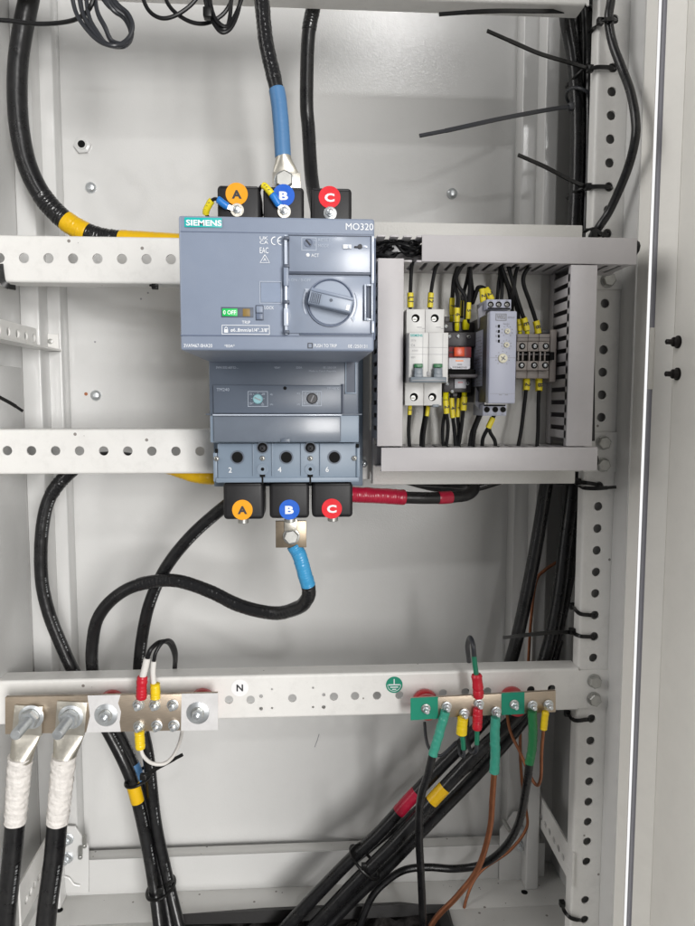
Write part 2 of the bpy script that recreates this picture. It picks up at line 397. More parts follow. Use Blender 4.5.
# rear corner posts and side walls
def vbar(name, u0, u1, v, Yf, Yb, bev=0.002, mm='wall_paint'):
    x0 = at(u0, v, Yf).x; x1 = at(u1, v, Yf).x
    q = Part(name, cab); q.box(x0, x1, Yf, Yb, ZF, ZT, mm, bev, 3); return q.done()
vbar('corner_post', 45.5, 65, 450, 0.132, BW)
vbar('post_flange', 25, 44, 450, 0.104, BW)
vbar('corner_post', 520, 540.5, 220, 0.132, BW)
vbar('post_flange', 542.5, 556, 220, 0.104, BW)
q = Part('side_panel', cab); q.box(XL-0.02, at(25, 450, 0.104).x, -0.20, BW, ZF, ZT, 'wall_paint', 0); q.done()
q = Part('side_panel', cab); q.box(XR, XR+0.0015, -0.03, BW, ZF-0.06, ZT, 'wall_paint', 0); q.done()
# stiffening panel on the left side wall with a seam
xw = at(25, 450, 0.104).x
q = Part('liner_panel', cab); zc = at(20, 366, 0.05).z
q.box(xw, xw+0.003, -0.20, 0.095, ZF+0.02, zc, 'wall_paint', 0.001); q.done()
# floor with cable opening
yo = 0.076; xo0 = at(181, 915, yo).x; xo1 = at(441, 912, yo).x
q = Part('floor_panel', cab)
q.box(XL, XR, yo, BW, ZF-0.004, ZF, 'floor_paint', 0.0005)
q.box(XL, xo0, -0.25, yo-0.0005, ZF-0.004, ZF, 'floor_paint', 0.0005); q.box(xo1, XR, -0.25, yo-0.0005, ZF-0.004, ZF, 'floor_paint', 0.0005)
q.done()
for (u, v) in ((59.5, 910), (524.5, 892)):
    q = Part('drain_hole', cab); c = at(u, v, 0.1); d = (c-Vector((0, CAMY, 0))); c = Vector((0, CAMY, 0))+d*(ZF/c.z); q.lathe((c.x, c.y, ZF), [(0, 0.0042), (0.0003, 0.0042)], 'hole_dark', (0, 0, 1)); q.done()
q = Part('cable_opening_trim', cab)
q.strap([Vector((xo0-0.002, -0.2, ZF-0.001)), Vector((xo0-0.002, yo+0.001, ZF+0.0)), Vector((xo0+0.1, yo+0.002, ZF+0.001)), Vector(((xo0+xo1)/2, yo+0.001, ZF+0.002)), Vector((xo1-0.05, yo+0.002, ZF+0.001)), Vector((xo1+0.002, yo-0.001, ZF+0.0)), Vector((xo1+0.003, -0.2, ZF-0.001))], 0.014, 0.007, 'rubber', ref=(0, -1, 0.2)); q.done()
q = Part('sealing_foam', cab)
b = bmesh.new(); b.loops.layers.uv.new('UV')
bmesh.ops.create_grid(b, x_segments=70, y_segments=40, size=0.5)
for v in b.verts:
    x = xo0+(v.co.x+0.5)*(xo1-xo0); y = -0.24+(v.co.y+0.5)*(yo+0.06+0.24)
    v.co = Vector((x, y, ZF-0.022+0.005*math.sin(x*160+y*60)+0.004*math.sin(y*210-x*40)+random.uniform(-.0015, .0015)))
q.merge(b, 'foam'); q.box(XL, XR, -0.26, BW, ZF-0.06, ZF-0.05, 'rubber', 0); q.done()  # dark pan below the foam is added to block the bright background
q = Part('foam_wire', cab)
zz = []
for i in range(26):
    x = at(352+i*4.2, 915, yo-0.03).x; zz.append(Vector((x, yo-0.028-0.004*(i % 2), ZF-0.006+(0.005 if i % 4 < 2 else -0.003))))
q.frame_tube(Path(zz, 4).sub(), 0.0009, 'wire_grey', 6); q.done()
# lip in front of the back panel
z1 = at(300, 852, 0.128).z
q = Part('base_lip', cab); q.box(XL+0.02, XR-0.02, 0.128, 0.1305, ZF, z1, 'wall_paint', 0.0008)
q.box(XL+0.02, XR-0.02, 0.1305, 0.150, z1-0.0035, z1-0.0015, 'floor_paint', 0.0003); q.done()
# side strips along the base and on the left wall
def side_strip(X, ya, yb, za0, za1, zb0, zb1, t, holes, flange=0):
    q = Part('side_strip', cab)
    ang = None
    # built in local (along, up) then turned to run into depth
    out = [(ya, za0), (yb, zb0), (yb, zb1), (ya, za1)]
    hs = [(ya+(yb-ya)*f, za0+(zb0-za0)*f+(za1-za0)*g, r) for f, g, r in holes]
    M = Matrix(((0, 1, 0, X), (1, 0, 0, 0), (0, 0, 1, 0), (0, 0, 0, 1)))
    q.plate(out, hs, 0, t, 'rail_paint', M=M)
    if flange: q.box(X-flange if flange < 0 else X, X if flange < 0 else X+flange, ya, yb, za0-0.002, za0-0.0001, 'rail_paint', 0.0004)
    return q.done()
side_strip(0.304, 0.0, 0.131, -0.553, -0.512, -0.549, -0.508, 0.002, [(0.1+0.118*i, 0.38, 0.0042) for i in range(8)])
side_strip(-0.304, -0.022, 0.128, -0.555, -0.508, -0.551, -0.507, 0.002, [(0.1+0.08*i, 0.38, 0.0042) for i in range(11)])
zA = at(0, 322, 0.02); zB = at(42, 331, 0.128); zC = at(42, 349.5, 0.128)
hB, hT = zC.z, zB.z
q = side_strip(at(43, 340, 0.128).x, -0.10, 0.132, hB, hT, hB, hT, 0.0018, [(f, 0.5, 0.0048) for f in (0.14, 0.24, 0.34, 0.44, 0.54, 0.64, 0.74, 0.84, 0.92)], flange=-0.02)
q = Part('strip_tab', cab); q.bpx(42.5, 334, 58.5, 350, 0.1295, 0.1318, 'rail_paint', 0.0006); q.done()
q = Part('tab_screw', cab); q.lathe(at(50.5, 341.5, 0.1295), [(0, 0.0032), (0.0012, 0.003), (0.0016, 0.002)], 'zinc_dull'); q.done()
# corner gussets with bolts
def gusset(poly, bolts, studs, Y=0.124):
    q = Part('corner_bracket', cab)
    q.prism([(at(u, v, Y).x, at(u, v, Y).z) for u, v in poly], 'y', Y, Y+0.003, 'wall_paint', bev=0.0006); g = q.done()
    for u, v in bolts:
        q = Part('bracket_bolt', cab); q.hexa(at(u, v, Y), 0.0062, 0.0055, 'zinc', washer=0.0075); q.lathe(at(u, v, Y)+Vector((0, -0.007, 0)), [(0, 0.0034), (0.005, 0.0034), (0.0055, 0.0028)], 'zinc'); q.done()
    for u, v in studs:
        q = Part('bracket_stud', cab); q.lathe(at(u, v, Y), [(0, 0.0028), (0.016, 0.0028), (0.0165, 0.0022)], 'zinc_dull', axis=(0.25, -0.9, -0.35)); q.done()
gusset([(58, 826), (75, 826.5), (88.5, 846), (88.5, 893), (56, 893)], [(68, 838.5), (67.5, 857)], [(84.5, 835.5), (80.5, 846.5)])
gusset([(531, 812), (514, 812), (500, 830), (499, 882), (531, 886)], [(518.5, 826.5), (518, 843.5)], [(503.5, 820)])
# scribble of sealant by the left gusset
q = Part('sealant_bead', cab); q.frame_tube(Path([(63, 876, 0.122), (69, 878, 0.121), (74, 884, 0.121), (80, 885.5, 0.122)]).sub(), 0.0011, 'white_edge', 6); q.done()

# front right perforated post
PH = [(616.3, 19.4), (615.3, 43.6), (614.4, 68), (612.9, 91.8), (612.2, 115.6), (611.6, 139.2), (610.6, 163), (610.4, 187), (609.3, 210), (608.4, 233.5), (607.5, 257), (605, 303.5), (604.8, 326.8), (604.2, 349.8), (603.5, 372.3), (603, 394.8), (602, 417.4), (600, 486), (598.3, 506.4), (597.7, 528.5), (597, 550.4), (596.2, 572), (595.5, 593.4), (594.9, 615), (594.2, 636.4), (593.2, 657.7), (591, 718.5), (590, 740.7), (589, 761), (588.2, 781.4), (587.4, 801.8), (586.6, 821.8), (585.6, 841.5), (584.7, 861.5), (583, 900), (582, 919.6), (581, 940)]
YP = 0.0025
px0 = (at(583, 480, YP).x+at(600, 0, YP).x)/2; px1 = (at(615.5, 480, YP).x+at(632.8, 0, YP).x)/2
hx = sum(at(u, v, YP).x for u, v in PH)/len(PH)
q = Part('front_post', cab)
q.plate([(px0+0.003, ZF), (px1-0.003, ZF), (px1-0.003, ZT), (px0+0.003, ZT)], [(hx, at(u, v, YP).z, 0.0049) for u, v in PH], YP, YP+0.002, 'rail_paint')
def cornerbar(x, sgn, depth):
    r = 0.003; pts = []
    for k in range(7): a = k/6*PI/2; pts.append((x-sgn*r*math.sin(a)+0*sgn, YP+r-r*math.cos(a)))
    # outer arc from (x+r inward, front) to the side
    out = [(x+sgn*r-sgn*r*math.sin(a), YP+r-r*math.cos(a)) for a in [k/6*PI/2 for k in range(7)]]
    inn = [(x+sgn*0.002, YP+depth), (x+sgn*0.002, YP+r), (x+sgn*r, YP+0.002)]
    return out+[(x, YP+depth)]+inn
q.prism(cornerbar(px0, 1, 0.016), 'z', ZF, ZT, 'rail_paint'); q.prism(cornerbar(px1, -1, 0.030), 'z', ZF, ZT, 'rail_paint'); q.done()
# inner channel seen through the post holes
q = Part('post_backing', cab); q.box(px0+0.003, px1-0.003, YP+0.011, YP+0.013, ZF, ZT, 'wall_paint', 0); q.done()
# front frame lip, hinge gap and the open door
YFR = -0.042
fx0 = at(629.5, 480, YFR).x; fx1 = at(641, 480, YFR).x; gx = at(645.3, 480, YFR).x
q = Part('door_frame', cab)
xf = at(629.5, 480, YFR+0.012).x
q.prism([(xf, YFR+0.012), (fx1-0.001, YFR), (fx1, YFR+0.0006), (fx1, YFR+0.0042), (xf+0.002, YFR+0.0150)], 'z', ZF-0.05, ZT, 'door_paint'); q.box(fx1-0.002, fx1, YFR+0.0045, -0.03+0.004, ZF-0.05, ZT, 'door_paint', 0.0004); q.done()  # lip tilted to the left so that it takes more of room_light
YD = YFR-0.018
dx0 = at(648.7, 480, YD).x; dx1 = at(668, 480, YD).x; dxe = at(645.6, 480, YD+0.010).x
zn0 = at(655, 389, YD).z; zn1 = at(655, 326, YD).z
q = Part('door', cab)
xd = at(648.7, 480, YD+0.016).x
q.prism([(xd, YD+0.016), (dx1, YD), (dx1+0.002, YD), (dx1+0.002, YD+0.002), (xd+0.0010, YD+0.018)], 'z', ZF-0.05, ZT, 'door_paint')            # edge flange, slanted left to catch more light
q.box(xd-0.0052, xd-0.0001, YD+0.0150, YD+0.0166, zn0, zn1, 'door_paint', 0.0004)      # hinge tongue
q.box(xd-0.0018, xd+0.0014, YD+0.0172, YD+0.024, ZF-0.05, ZT, 'monitor_side', 0.0004)
q.box(dx1, dx1+0.0018, YD-0.80, YD-0.0003, ZF-0.05, ZT, 'door_paint', 0.0008); door = q.done()
for (u, v, du) in ((678.5, 342, 0), (677.8, 374, 0)):
    q = Part('door_stud', door)
    Y = dx1/((u-304)/F)*1.0+CAMY
    # find depth where the door plane meets the sight line
    lo, hi = -0.3, YD
    for _ in range(40):
        mid = (lo+hi)/2
        if at(u, v, mid).x > dx1: hi = mid
        else: lo = mid
    c = at(u, v, lo); c.x = dx1-0.0002
    q.lathe(c, [(0, 0.0062), (0.001, 0.0062), (0.0011, 0.0050), (0.0055, 0.0046), (0.006, 0.0038), (0.0062, 0.0026), (0.0125, 0.0026), (0.0132, 0.0018)], 'latch_black', axis=(-1, -0.1, 0)); q.done()

# ---------------------------------------------------------------- rails
RG = 'perforated white mounting rails'
def rail(label, v0, v1, uv, uL, uR, tabL, holes, tabv=None, small=(), depth=0.024, dz=0):
    """front face at y=0; v0/v1 top and bottom photo rows measured at u=uv"""
    x0 = at(uL, (v0+v1)/2, 0).x; xt = at(tabL, (v0+v1)/2, 0).x; x1 = at(uR, (v0+v1)/2, 0).x
    z1 = at(uv, v0, 0).z; z0 = at(uv, v1, 0).z
    base = (0, 0.0, z0); t = thing('mounting_rail', label, 'rail', base, RG)
    q = Part('perforated_web', t); r = 0.0028
    tz0, tz1 = (z0, z1) if not tabv else (at(uR, tabv[1], 0).z, at(uR, tabv[0], 0).z)
    out = [(x0, z0+r), (xt, z0+r), (xt+0.003, tz0), (x1, tz0), (x1, tz1), (xt+0.003, tz1), (xt, z1-r), (x0, z1-r)]
    hs = [(at(u, v, 0).x, at(u, v, 0).z, rr) for u, v, rr in holes]
    q.plate(out, hs, 0, 0.002, 'rail_paint'); w = q.done()
    q = Part('flange', t)
    for (z, s) in ((z1, -1), (z0, 1)):
        arc = [(r-r*math.cos(a), z+s*(r-r*math.sin(a))) for a in [k/6*PI/2 for k in range(7)]]
        q.prism(arc+[(depth, z), (depth, z+s*0.002), (r, z+s*0.002), (0.002, z+s*r)], 'x', x0, xt, 'rail_paint')
    q.done()
    return t, z0, z1
def hole_row(u0, v0, u1, v1, n, r): return [(u0+(u1-u0)*i/(n-1), v0+(v1-v0)*i/(n-1), r) for i in range(n)]
R1, _, _ = rail('mounting rail across the very top of the photo, seen from below', -52, -3, 350, -60, 590, 586, [])
R2, _, _ = rail('mounting rail crossing behind the top of the grey motor unit', 236.2, 283.3, 100, -40, 625, 585, hole_row(-0.5, 258, 171, 259.5, 8, 0.0051)+hole_row(390, 262, 560, 265, 8, 0.0051), tabv=(252, 289.5))
R3, _, _ = rail('mounting rail running behind the 2 4 6 terminals of the breaker', 429.0, 474.0, 100, -40, 618.5, 582, hole_row(7.3, 450.6, 200, 451.3, 9, 0.0049), tabv=(432.3, 472))
big = [(229, 699.6), (250.6, 699.6), (292.4, 698), (333.9, 696.5), (355, 695.8), (377, 695.5), (399.4, 695), (421.5, 694), (443, 693), (465.5, 692), (487.6, 691.3), (509, 690.5), (531, 690), (551.7, 688.7)]
sm = [(261, 696, .0021), (272, 689, .0013), (261, 708.5, .0021), (272, 708, .0013), (313, 687.6, .0013), (323.7, 694.6, .0019), (313, 707, .0013), (323.7, 707, .0022)]
R4, rz0, rz1 = rail('mounting rail across the bottom that carries both busbars and the N sticker', 676.3, 719.8, 210, -40, 613.5, 578, [(u, v, 0.0046) for u, v in big]+sm, tabv=(669.5, 707))
for R, L in ((R2, ((607.5, 280.5),)), (R3, ((602.7, 442.7), (602.3, 464.7))), (R4, ((593.8, 680.5), (593.5, 698.3)))):
    for u, v in L:
        q = Part('rail_bolt', R); q.hexa(at(u, v, 0), 0.0072, 0.0055, 'zinc_dull', turn=random.uniform(0, 1), washer=0.0078); q.done()
# stickers on the bottom rail
def sticker(name, parent, u, v, Y, rpx, m, label=None, t=0.00035):
    q = Part(name, parent, label); q.disc(at(u, v, Y), rpx*pm(Y), m, t, seg=40); return q.done()
s = sticker('sticker', R4, 239.8, 687.8, -0.0001, 8.8, 'white_sticker', 'round white N sticker')
q = Part('lettering', s); q.text('N', 239.8, 687.8, 7.2, -0.0008, 'print_dark', bold=0.03, center=True); q.done()
s = sticker('sticker', R4, 394.2, 684.6, -0.0001, 8.7, 'green_sticker', 'round green earth symbol sticker')
q = Part('symbol', s)
for a in ((393.7, 679, 394.7, 684.2), (388.4, 684.2, 400.0, 685.3), (390.2, 686.6, 398.2, 687.6), (392.2, 688.8, 396.2, 689.7)): q.bpx(*a, -0.0008, -0.0004, 'print_white', 0)
ring = [(at(394.2, 684.6, -0.0006)+Vector((6.9*pm(0)*math.cos(a), 0, 6.9*pm(0)*math.sin(a)))) for a in [PI*1.0+k/24*PI for k in range(25)]]
q.strap(ring, 0.0005, 0.0004, 'print_white'); q.done()

# ---------------------------------------------------------------- circuit breaker
brk = thing('circuit_breaker', 'grey blue three pole breaker with dials and 2 4 6 terminals under the motor unit', 'breaker', at(286, 482, 0.0))
Y0 = -0.100
q = Part('case', brk)
q.bpx(209, 352, 358.6, 415, Y0, -0.012, 'breaker_dark', 0.0015)
q.bpx(209, 241, 358.6, 351.8, Y0+0.012, -0.012, 'breaker_case', 0.0015)
q.bpx(210, 415.2, 359, 442.6, Y0-0.001, -0.012, 'breaker_case', 0.001)
q.box(at(215, 450, 0).x, at(362, 450, 0).x, -0.0115, -0.0003, at(286, 485, 0).z, at(286, 246, 0).z, 'breaker_case', 0.001)
# ribs and seams
q.bpx(205.6, 413.8, 362, 415.0, Y0-0.0012, -0.05, 'breaker_dark', 0.0003)
q.bpx(345, 361, 346.4, 393, Y0-0.0012, Y0+0.001, 'breaker_case', 0.0003); q.bpx(355, 361, 356.4, 393, Y0-0.0012, Y0+0.001, 'breaker_case', 0.0003); q.bpx(345, 392.4, 356.4, 394, Y0-0.002, Y0+0.001, 'breaker_case', 0.0003)
q.bpx(346.6, 361, 354.8, 392.2, Y0-0.0004, Y0+0.001, 'operator_line', 0)
case = q.done()
q = Part('lettering', case)
for u, v, h, w, tx in ((216, 367.5, 2.2, 22, '3VA1332-6EF32-...'), (274, 367.6, 2.0, 6.5, '*E0A*'), (296, 367.6, 2.0, 6, '320A'), (323, 367.6, 2.0, 13, '0E /250109'), (309, 371.2, 2.0, 27, 'Made in Czech Republic')):
    q.text(tx, u, v, h, Y0-0.0004, 'print_grey', w)
q.done()
q = Part('trip_unit', brk)
q.bpx(213.3, 385.2, 341.5, 413.4, Y0-0.004, Y0-0.0003, 'breaker_dark', 0.0008)
q.bpx(341.8, 384, 344, 413.5, Y0-0.003, Y0-0.0003, 'operator_line', 0.0003)
q.lathe(at(285, 388.2, Y0-0.004), [(0, 0.0016), (0.0002, 0.0016)], 'hole_dark')
tu = q.done(); Yt = Y0-0.0044
q = Part('lettering', tu)
q.text('TM240', 216.5, 389.6, 3.0, Yt, 'print_grey', 12.5); q.done(); q = Part('lettering', tu); q.text('TM+60°C', 327, 388.2, 2.2, Yt, 'print_grey', 12)
q.done()
DT = ((249, 394, '256'), (262, 394, '288'), (249.3, 403.5, '224'), (261, 404.5, '320'), (270, 394.5, '×Ir'), (270, 404.5, '(A)'), (297, 393.5, '×Ii'), (297, 404.5, '(A)'), (303.5, 393.6, '10'), (317, 393.6, '7'), (303.5, 403.6, '5'), (316.5, 403.6, '8'))
for (cx, cy, hw, hh) in ((257.8, 399, 10, 7.7), (311.8, 398.6, 9.8, 7.5)):
    q = Part('dial_scale', tu)
    for u, v, tx in DT:
        if abs(u-cx) < 24: q.text(tx, u, v, 2.0, Yt, 'print_grey', 2.9 if len(tx) > 1 else 1.4)
    q.outline(cx-hw, cy-hh, cx+hw, cy+hh, Yt+0.0001, 'print_grey', 0.5)
    for k in range(7):
        a = math.radians(-40+k*43); r0, r1 = 5.4, 6.6
        c = at(cx, cy, Yt); e = pm(Yt)
        q.strap([c+Vector((math.cos(a)*r0*e, 0.0, math.sin(a)*r0*e)), c+Vector((math.cos(a)*r1*e, 0, math.sin(a)*r1*e))], 0.0004, 0.0002, 'print_grey')
    q.done()
for (cx, cy, r, mm, an) in ((257.7, 399, 4.6, 'dial_blue', 0.4), (312.2, 398.6, 5.0, 'monitor_dark', 2.0)):
    d = Part('dial', tu); c = at(cx, cy, Yt); e = pm(Yt)
    d.lathe(c, [(0, r*e*1.1), (0.0012, r*e*1.05), (0.0018, r*e*0.9)], mm)
    M = Matrix.Translation(c+Vector((0, -0.0019, 0))) @ Matrix.Rotation(an, 4, 'Y'); d.box(-r*e*0.7, r*e*0.7, -0.0003, 0.0004, -0.0005, 0.0005, 'print_midgrey', 0.0001, M=M); d.done()
q = Part('front_flap', brk)
q.bpx(213.6, 416, 341.0, 442.0, Y0-0.006, Y0-0.0015, 'breaker_flap', 0.0012)
q.bpx(212.5, 414.2, 342, 415.8, Y0-0.0075, Y0-0.0013, 'clear_edge', 0.0005); q.bpx(281, 438.6, 290, 442.6, Y0-0.0075, Y0-0.0061, 'breaker_dark', 0.0004)
q.done()
Y1 = -0.086
q = Part('terminal_base', brk)
q.bpx(217.5, 443.2, 356, 482, Y1, -0.012, 'breaker_case', 0.0012)
q.bpx(213.2, 452.5, 217.3, 481.8, Y1+0.001, -0.02, 'breaker_case', 0.0008); q.bpx(356.2, 447, 360, 478, Y1+0.001, -0.02, 'breaker_case', 0.0008)
for a in ((252.5, 444), (271.5, 444), (300.5, 444), (319.5, 444)): q.bpx(a[0], 443.5, a[0]+1.2, 476, Y1-0.0016, Y1+0.001, 'breaker_case', 0.0003)
q.bpx(216, 477.6, 359, 482.3, Y1-0.0016, Y1+0.001, 'breaker_case', 0.0005)
def hole(q, u, v, Y, rpx, mm='hole_dark', rim=None):
    c = at(u, v, Y)
    if rim: q.lathe(c, [(0, rpx*1.25*pm(Y)), (0.0008, rpx*1.22*pm(Y)), (0.0008, rpx*pm(Y)), (0.0002, rpx*0.98*pm(Y))], rim)
    q.disc(c+Vector((0, -0.0001, 0)), rpx*pm(Y), mm, 0.0002)
    return q
for u in (237.4, 286.4, 334.4): hole(q, u, 457.3, Y1, 5.6, rim='breaker_dark')
for u in (262.5, 310.3):
    hole(q, u, 447.6, Y1, 4.9, rim='breaker_dark'); hole(q, u, 469.2, Y1, 1.8)
    c = at(u, 469.2, Y1); q.lathe(c, [(0, 5.6*pm(Y1)), (0.001, 5.5*pm(Y1)), (0.001, 4.2*pm(Y1)), (0.0003, 4.1*pm(Y1))], 'breaker_case')
    q.bpx(u-0.9, 475, u+0.9, 484, Y1-0.0018, Y1-0.0005, 'hole_dark', 0)
    q.bpx(u-2.6, 474.6, u+2.6, 477, Y1-0.0012, Y1-0.0003, 'hole_dark', 0)
for u, v in ((216.5, 451), (357.5, 446)): q.bpx(u-1.5, v-2, u+1.5, v+2, Y1-0.001, Y1+0.002, 'hole_dark', 0.0003)
tb = q.done()
for u, v in ((216.6, 458.7), (262.5, 458.3), (310.3, 458.3), (354.3, 458.2)):
    d = Part('terminal_screw', tb); d.screw(at(u, v, Y1-0.0005), 2.7*pm(Y1), 'zinc_dull', washer=False, turn=random.uniform(0, 1)); d.done()
for u in (262.5, 310.3):
    d = Part('terminal_screw', tb); d.screw(at(u, 448, Y1-0.0004), 3.4*pm(Y1), 'print_dark', washer=False, turn=0.8); d.done()
q = Part('lettering', tb)
for u, v, tx in ((230.2, 470, '2'), (279.6, 469.6, '4'), (327.2, 469.4, '6')): q.text(tx, u, v, 5.2, Y1-0.0005, 'print_white', center=True, bold=0.008)
q.done()
# phase boots
def boot(u0, v0, u1, v1, Yf, tag, lab, du, dv, rp, mm, tm, flip, clip=False):
    q = Part('terminal_boot', brk, lab)
    q.bpx(u0, v0, u1, v1, Yf, -0.015, 'boot_black', 0.0038, 4)
    q.bpx(u0+3, v0+1, u1-3, v0+3, Yf-0.0004, Yf+0.003, 'boot_black', 0.0003)
    b = q.done(); d = Part('phase_sticker', b); c = at(du, dv, Yf-0.0003)
    d.disc(c, rp*pm(Yf), mm, 0.0004, seg=40); d = d.done()
    l = Part('lettering', d); l.text(tag, du, dv+0.3, 8.2, Yf-0.0009, tm, w=9.6 if tag != 'B' else 8.6, bold=0.045, center=True); l.done()
    return b
TOPY = -0.062
for a in ((217.3, 185.2, 260.3, 240, 'A', 236.7, 194.2, 'orange_sticker', 'print_dark', 'upper black boot with orange A sticker'), (263.2, 186.4, 304, 240, 'B', 283.6, 195.6, 'blue_sticker', 'print_white', 'upper black boot with blue B sticker'), (310.8, 187.6, 351.8, 240, 'C', 329.6, 197.4, 'red_sticker', 'print_white', 'upper black boot with red C sticker')):
    b = boot(a[0], a[1], a[2], a[3], TOPY, a[4], a[9], a[5], a[6], 10.6, a[7], a[8], True)
    d = Part('terminal_screw', b); c = at(a[5]+0.6, a[6]+16.2, TOPY)
    d.lathe(c, [(0, 0.0062), (0.001, 0.0062), (0.0014, 0.0054)], 'zinc'); d.hexa(c+Vector((0, -0.0014, 0)), 0.0040, 0.0028, 'zinc'); d.lathe(c+Vector((0, -0.0042, 0)), [(0, 0.0024), (0.0028, 0.0024), (0.0032, 0.0018)], 'zinc'); d.done()
LOWY = -0.064
for a in ((223.2, 482.6, 263.6, 519.6, 'A', 242.4, 509.8, 'orange_sticker', 'print_dark', 'lower black boot with orange A sticker'), (269.4, 482.6, 309.2, 518.6, 'B', 289.4, 509.6, 'blue_sticker', 'print_white', 'lower black boot with blue B sticker'), (312, 482.6, 352.8, 517.6, 'C', 331.8, 508.6, 'red_sticker', 'print_white', 'lower black boot with red C sticker')):
    b = boot(a[0], a[1], a[2], a[3], LOWY, a[4], a[9], a[5], a[6], 10.2, a[7], a[8], False)
    d = Part('clamp_screw', b); c = at(a[5]+1, a[3]-0.5, LOWY+0.015); d.lathe(c+Vector((0, 0, 0.002)), [(0, 0.0052), (0.0055, 0.0052), (0.0062, 0.004)], 'zinc_dull', axis=(0, 0, -1)); d.done()
q = Part('case_screw', brk); q.screw(at(363, 463.5, -0.0015), 0.0048, 'zinc', washer=False); q.done()
# bracket sheet between breaker and control plate
q = Part('mounting_sheet', brk); q.bpx(352, 224, 370, 479, -0.0015, -0.0002, 'rail_paint', 0.0004); q.done()

# ---------------------------------------------------------------- motor operator
YM = -0.250
mo = thing('motor_operator', 'blue grey motor operator box with large rotary knob above the breaker', 'motor operator', at(277, 350, -0.15))
q = Part('housing', mo)
q.bpx(179.6, 217.2, 374.2, 351.0, YM, -0.115, 'operator_face', 0.0016, 3)
x0, x1, z0, z1 = rect(179.6, 217.2, 374.2, 351.0, YM)
bx0, bx1, bz0, bz1 = rect(209, 300, 358.6, 358.5, -0.103)
q.box(bx0-0.004, bx1+0.004, -0.1145, -0.0885, bz0, z1-0.006, 'operator_dark', 0.001)
q.bpx(180.3, 335.4, 373.6, 336.6, YM-0.0004, YM+0.001, 'operator_dark', 0.0002)
q.bpx(180.3, 232.6, 373.6, 233.4, YM-0.0003, YM+0.001, 'operator_dark', 0.0001)
hs = q.done()
YL = YM-0.0004
q = Part('brand_badge', hs, 'teal badge with white lettering'); q.bpx(184.4, 217.8, 221.8, 227.4, YM-0.0006, YM-0.0001, 'teal_label', 0.0001); bd = q.done()
q = Part('lettering', bd); q.text('SIEMENS', 186, 222.7, 5.6, YM-0.0009, 'print_white', 34, bold=0.03); q.done()
q = Part('lettering', hs)
q.text('MO320', 345.8, 226.6, 6.4, YL, 'print_white', 27); q.done()
q = Part('approval_marks', hs)
# approval marks
q.text('UK', 259.8, 238.2, 3.3, YL, 'print_white', 8); q.text('CA', 259.8, 242.3, 3.3, YL, 'print_white', 8)
q.text('EAC', 259.8, 250.4, 5.6, YL, 'print_white', 8.4)
e = pm(YL)
for cu in (275.2, 281.4):
    c = at(cu, 241, YL); ring = [c+Vector((3.7*e*math.cos(a), 0, 3.7*e*math.sin(a))) for a in [PI*0.5+k/16*PI for k in range(17)]]; q.strap(ring, 0.0006, 0.0002, 'print_white')
q.bpx(277.9, 240.6, 280.6, 241.4, YL-0.0002, YL, 'print_white', 0)
tri = [at(264.8, 254.8, YL), at(269.6, 262.8, YL), at(260, 262.8, YL), at(264.8, 254.8, YL)]
q.strap(tri, 0.0005, 0.0002, 'print_white')
q.text('A', 264.8, 259.6, 3, YL, 'print_white', center=True)
q.done(); q = Part('lettering', hs); q.text('LOCK', 264.4, 307.8, 3.0, YL, 'print_white', 9.2); q.done(); q = Part('lettering', hs); q.text('TRIP', 242, 322.4, 3.0, YL, 'print_white', 8)
q.done(); q = Part('lettering', hs); q.text('3VA9467-0HA20', 183.8, 345.6, 3.4, YL, 'print_white', 27.5); q.text('*E0A*', 224.4, 345.9, 2.8, YL, 'print_white', 10)
q.done(); q = Part('lettering', hs); q.text('PUSH TO TRIP', 314, 345.7, 3.2, YL, 'print_white', 22.5); q.text('0E /250131', 348, 346.2, 3.2, YL, 'print_white', 19)
q.outline(307.8, 343, 312.6, 348.4, YL+0.0001, 'print_dark', 0.7)
# padlock label
q.done(); q = Part('padlock_label', hs)
q.outline(221.8, 325.2, 269.6, 334.6, YL+0.0001, 'print_white', 0.5); q.text('ø6..8mm/ø1/4"..3/8"', 230.6, 330, 3.8, YL, 'print_white', 37, bold=0.01)
q.bpx(224.2, 329.4, 228, 332.6, YL-0.0002, YL, 'print_white', 0)
c = at(226.1, 329.2, YL); q.strap([c+Vector((1.3*e*math.cos(a), 0, 2.0*e*math.sin(a))) for a in [k/10*PI for k in range(11)]], 0.0004, 0.0002, 'print_white')
q.done()
# frame where the square code label sits, left blank
q = Part('code_label', hs); q.outline(259.6, 281.4, 281.8, 303.6, YL+0.0001, 'print_grey', 0.6); q.bpx(261, 282.8, 280.4, 302.2, YL-0.00005, YL+0.0002, 'clear_flap', 0); q.done()
q = Part('status_window', hs)
q.bpx(221, 307.2, 253.4, 317.6, YM-0.0002, YM+0.001, 'operator_line', 0.0002)
q.bpx(222.2, 308.6, 237.4, 316.2, YM-0.0007, YM-0.0003, 'green_flag', 0.0002); q.bpx(242.8, 308.8, 250, 316.4, YM-0.0006, YM-0.0003, 'amber_flag', 0.0002); w = q.done()
q = Part('lettering', w); q.text('0 OFF', 223.2, 312.4, 4.0, YM-0.0010, 'print_white', 12.4, bold=0.02); q.done()
q = Part('lock_slider', hs); q.bpx(255.4, 305, 263.6, 320.6, YM-0.0003, YM+0.0005, 'operator_line', 0.0004); q.bpx(256.2, 306, 262.8, 312.8, YM-0.0030, YM-0.0004, 'operator_face', 0.0005); q.bpx(256.2, 313.2, 262.8, 319.6, YM-0.0018, YM-0.0004, 'operator_dark', 0.0004); q.done()
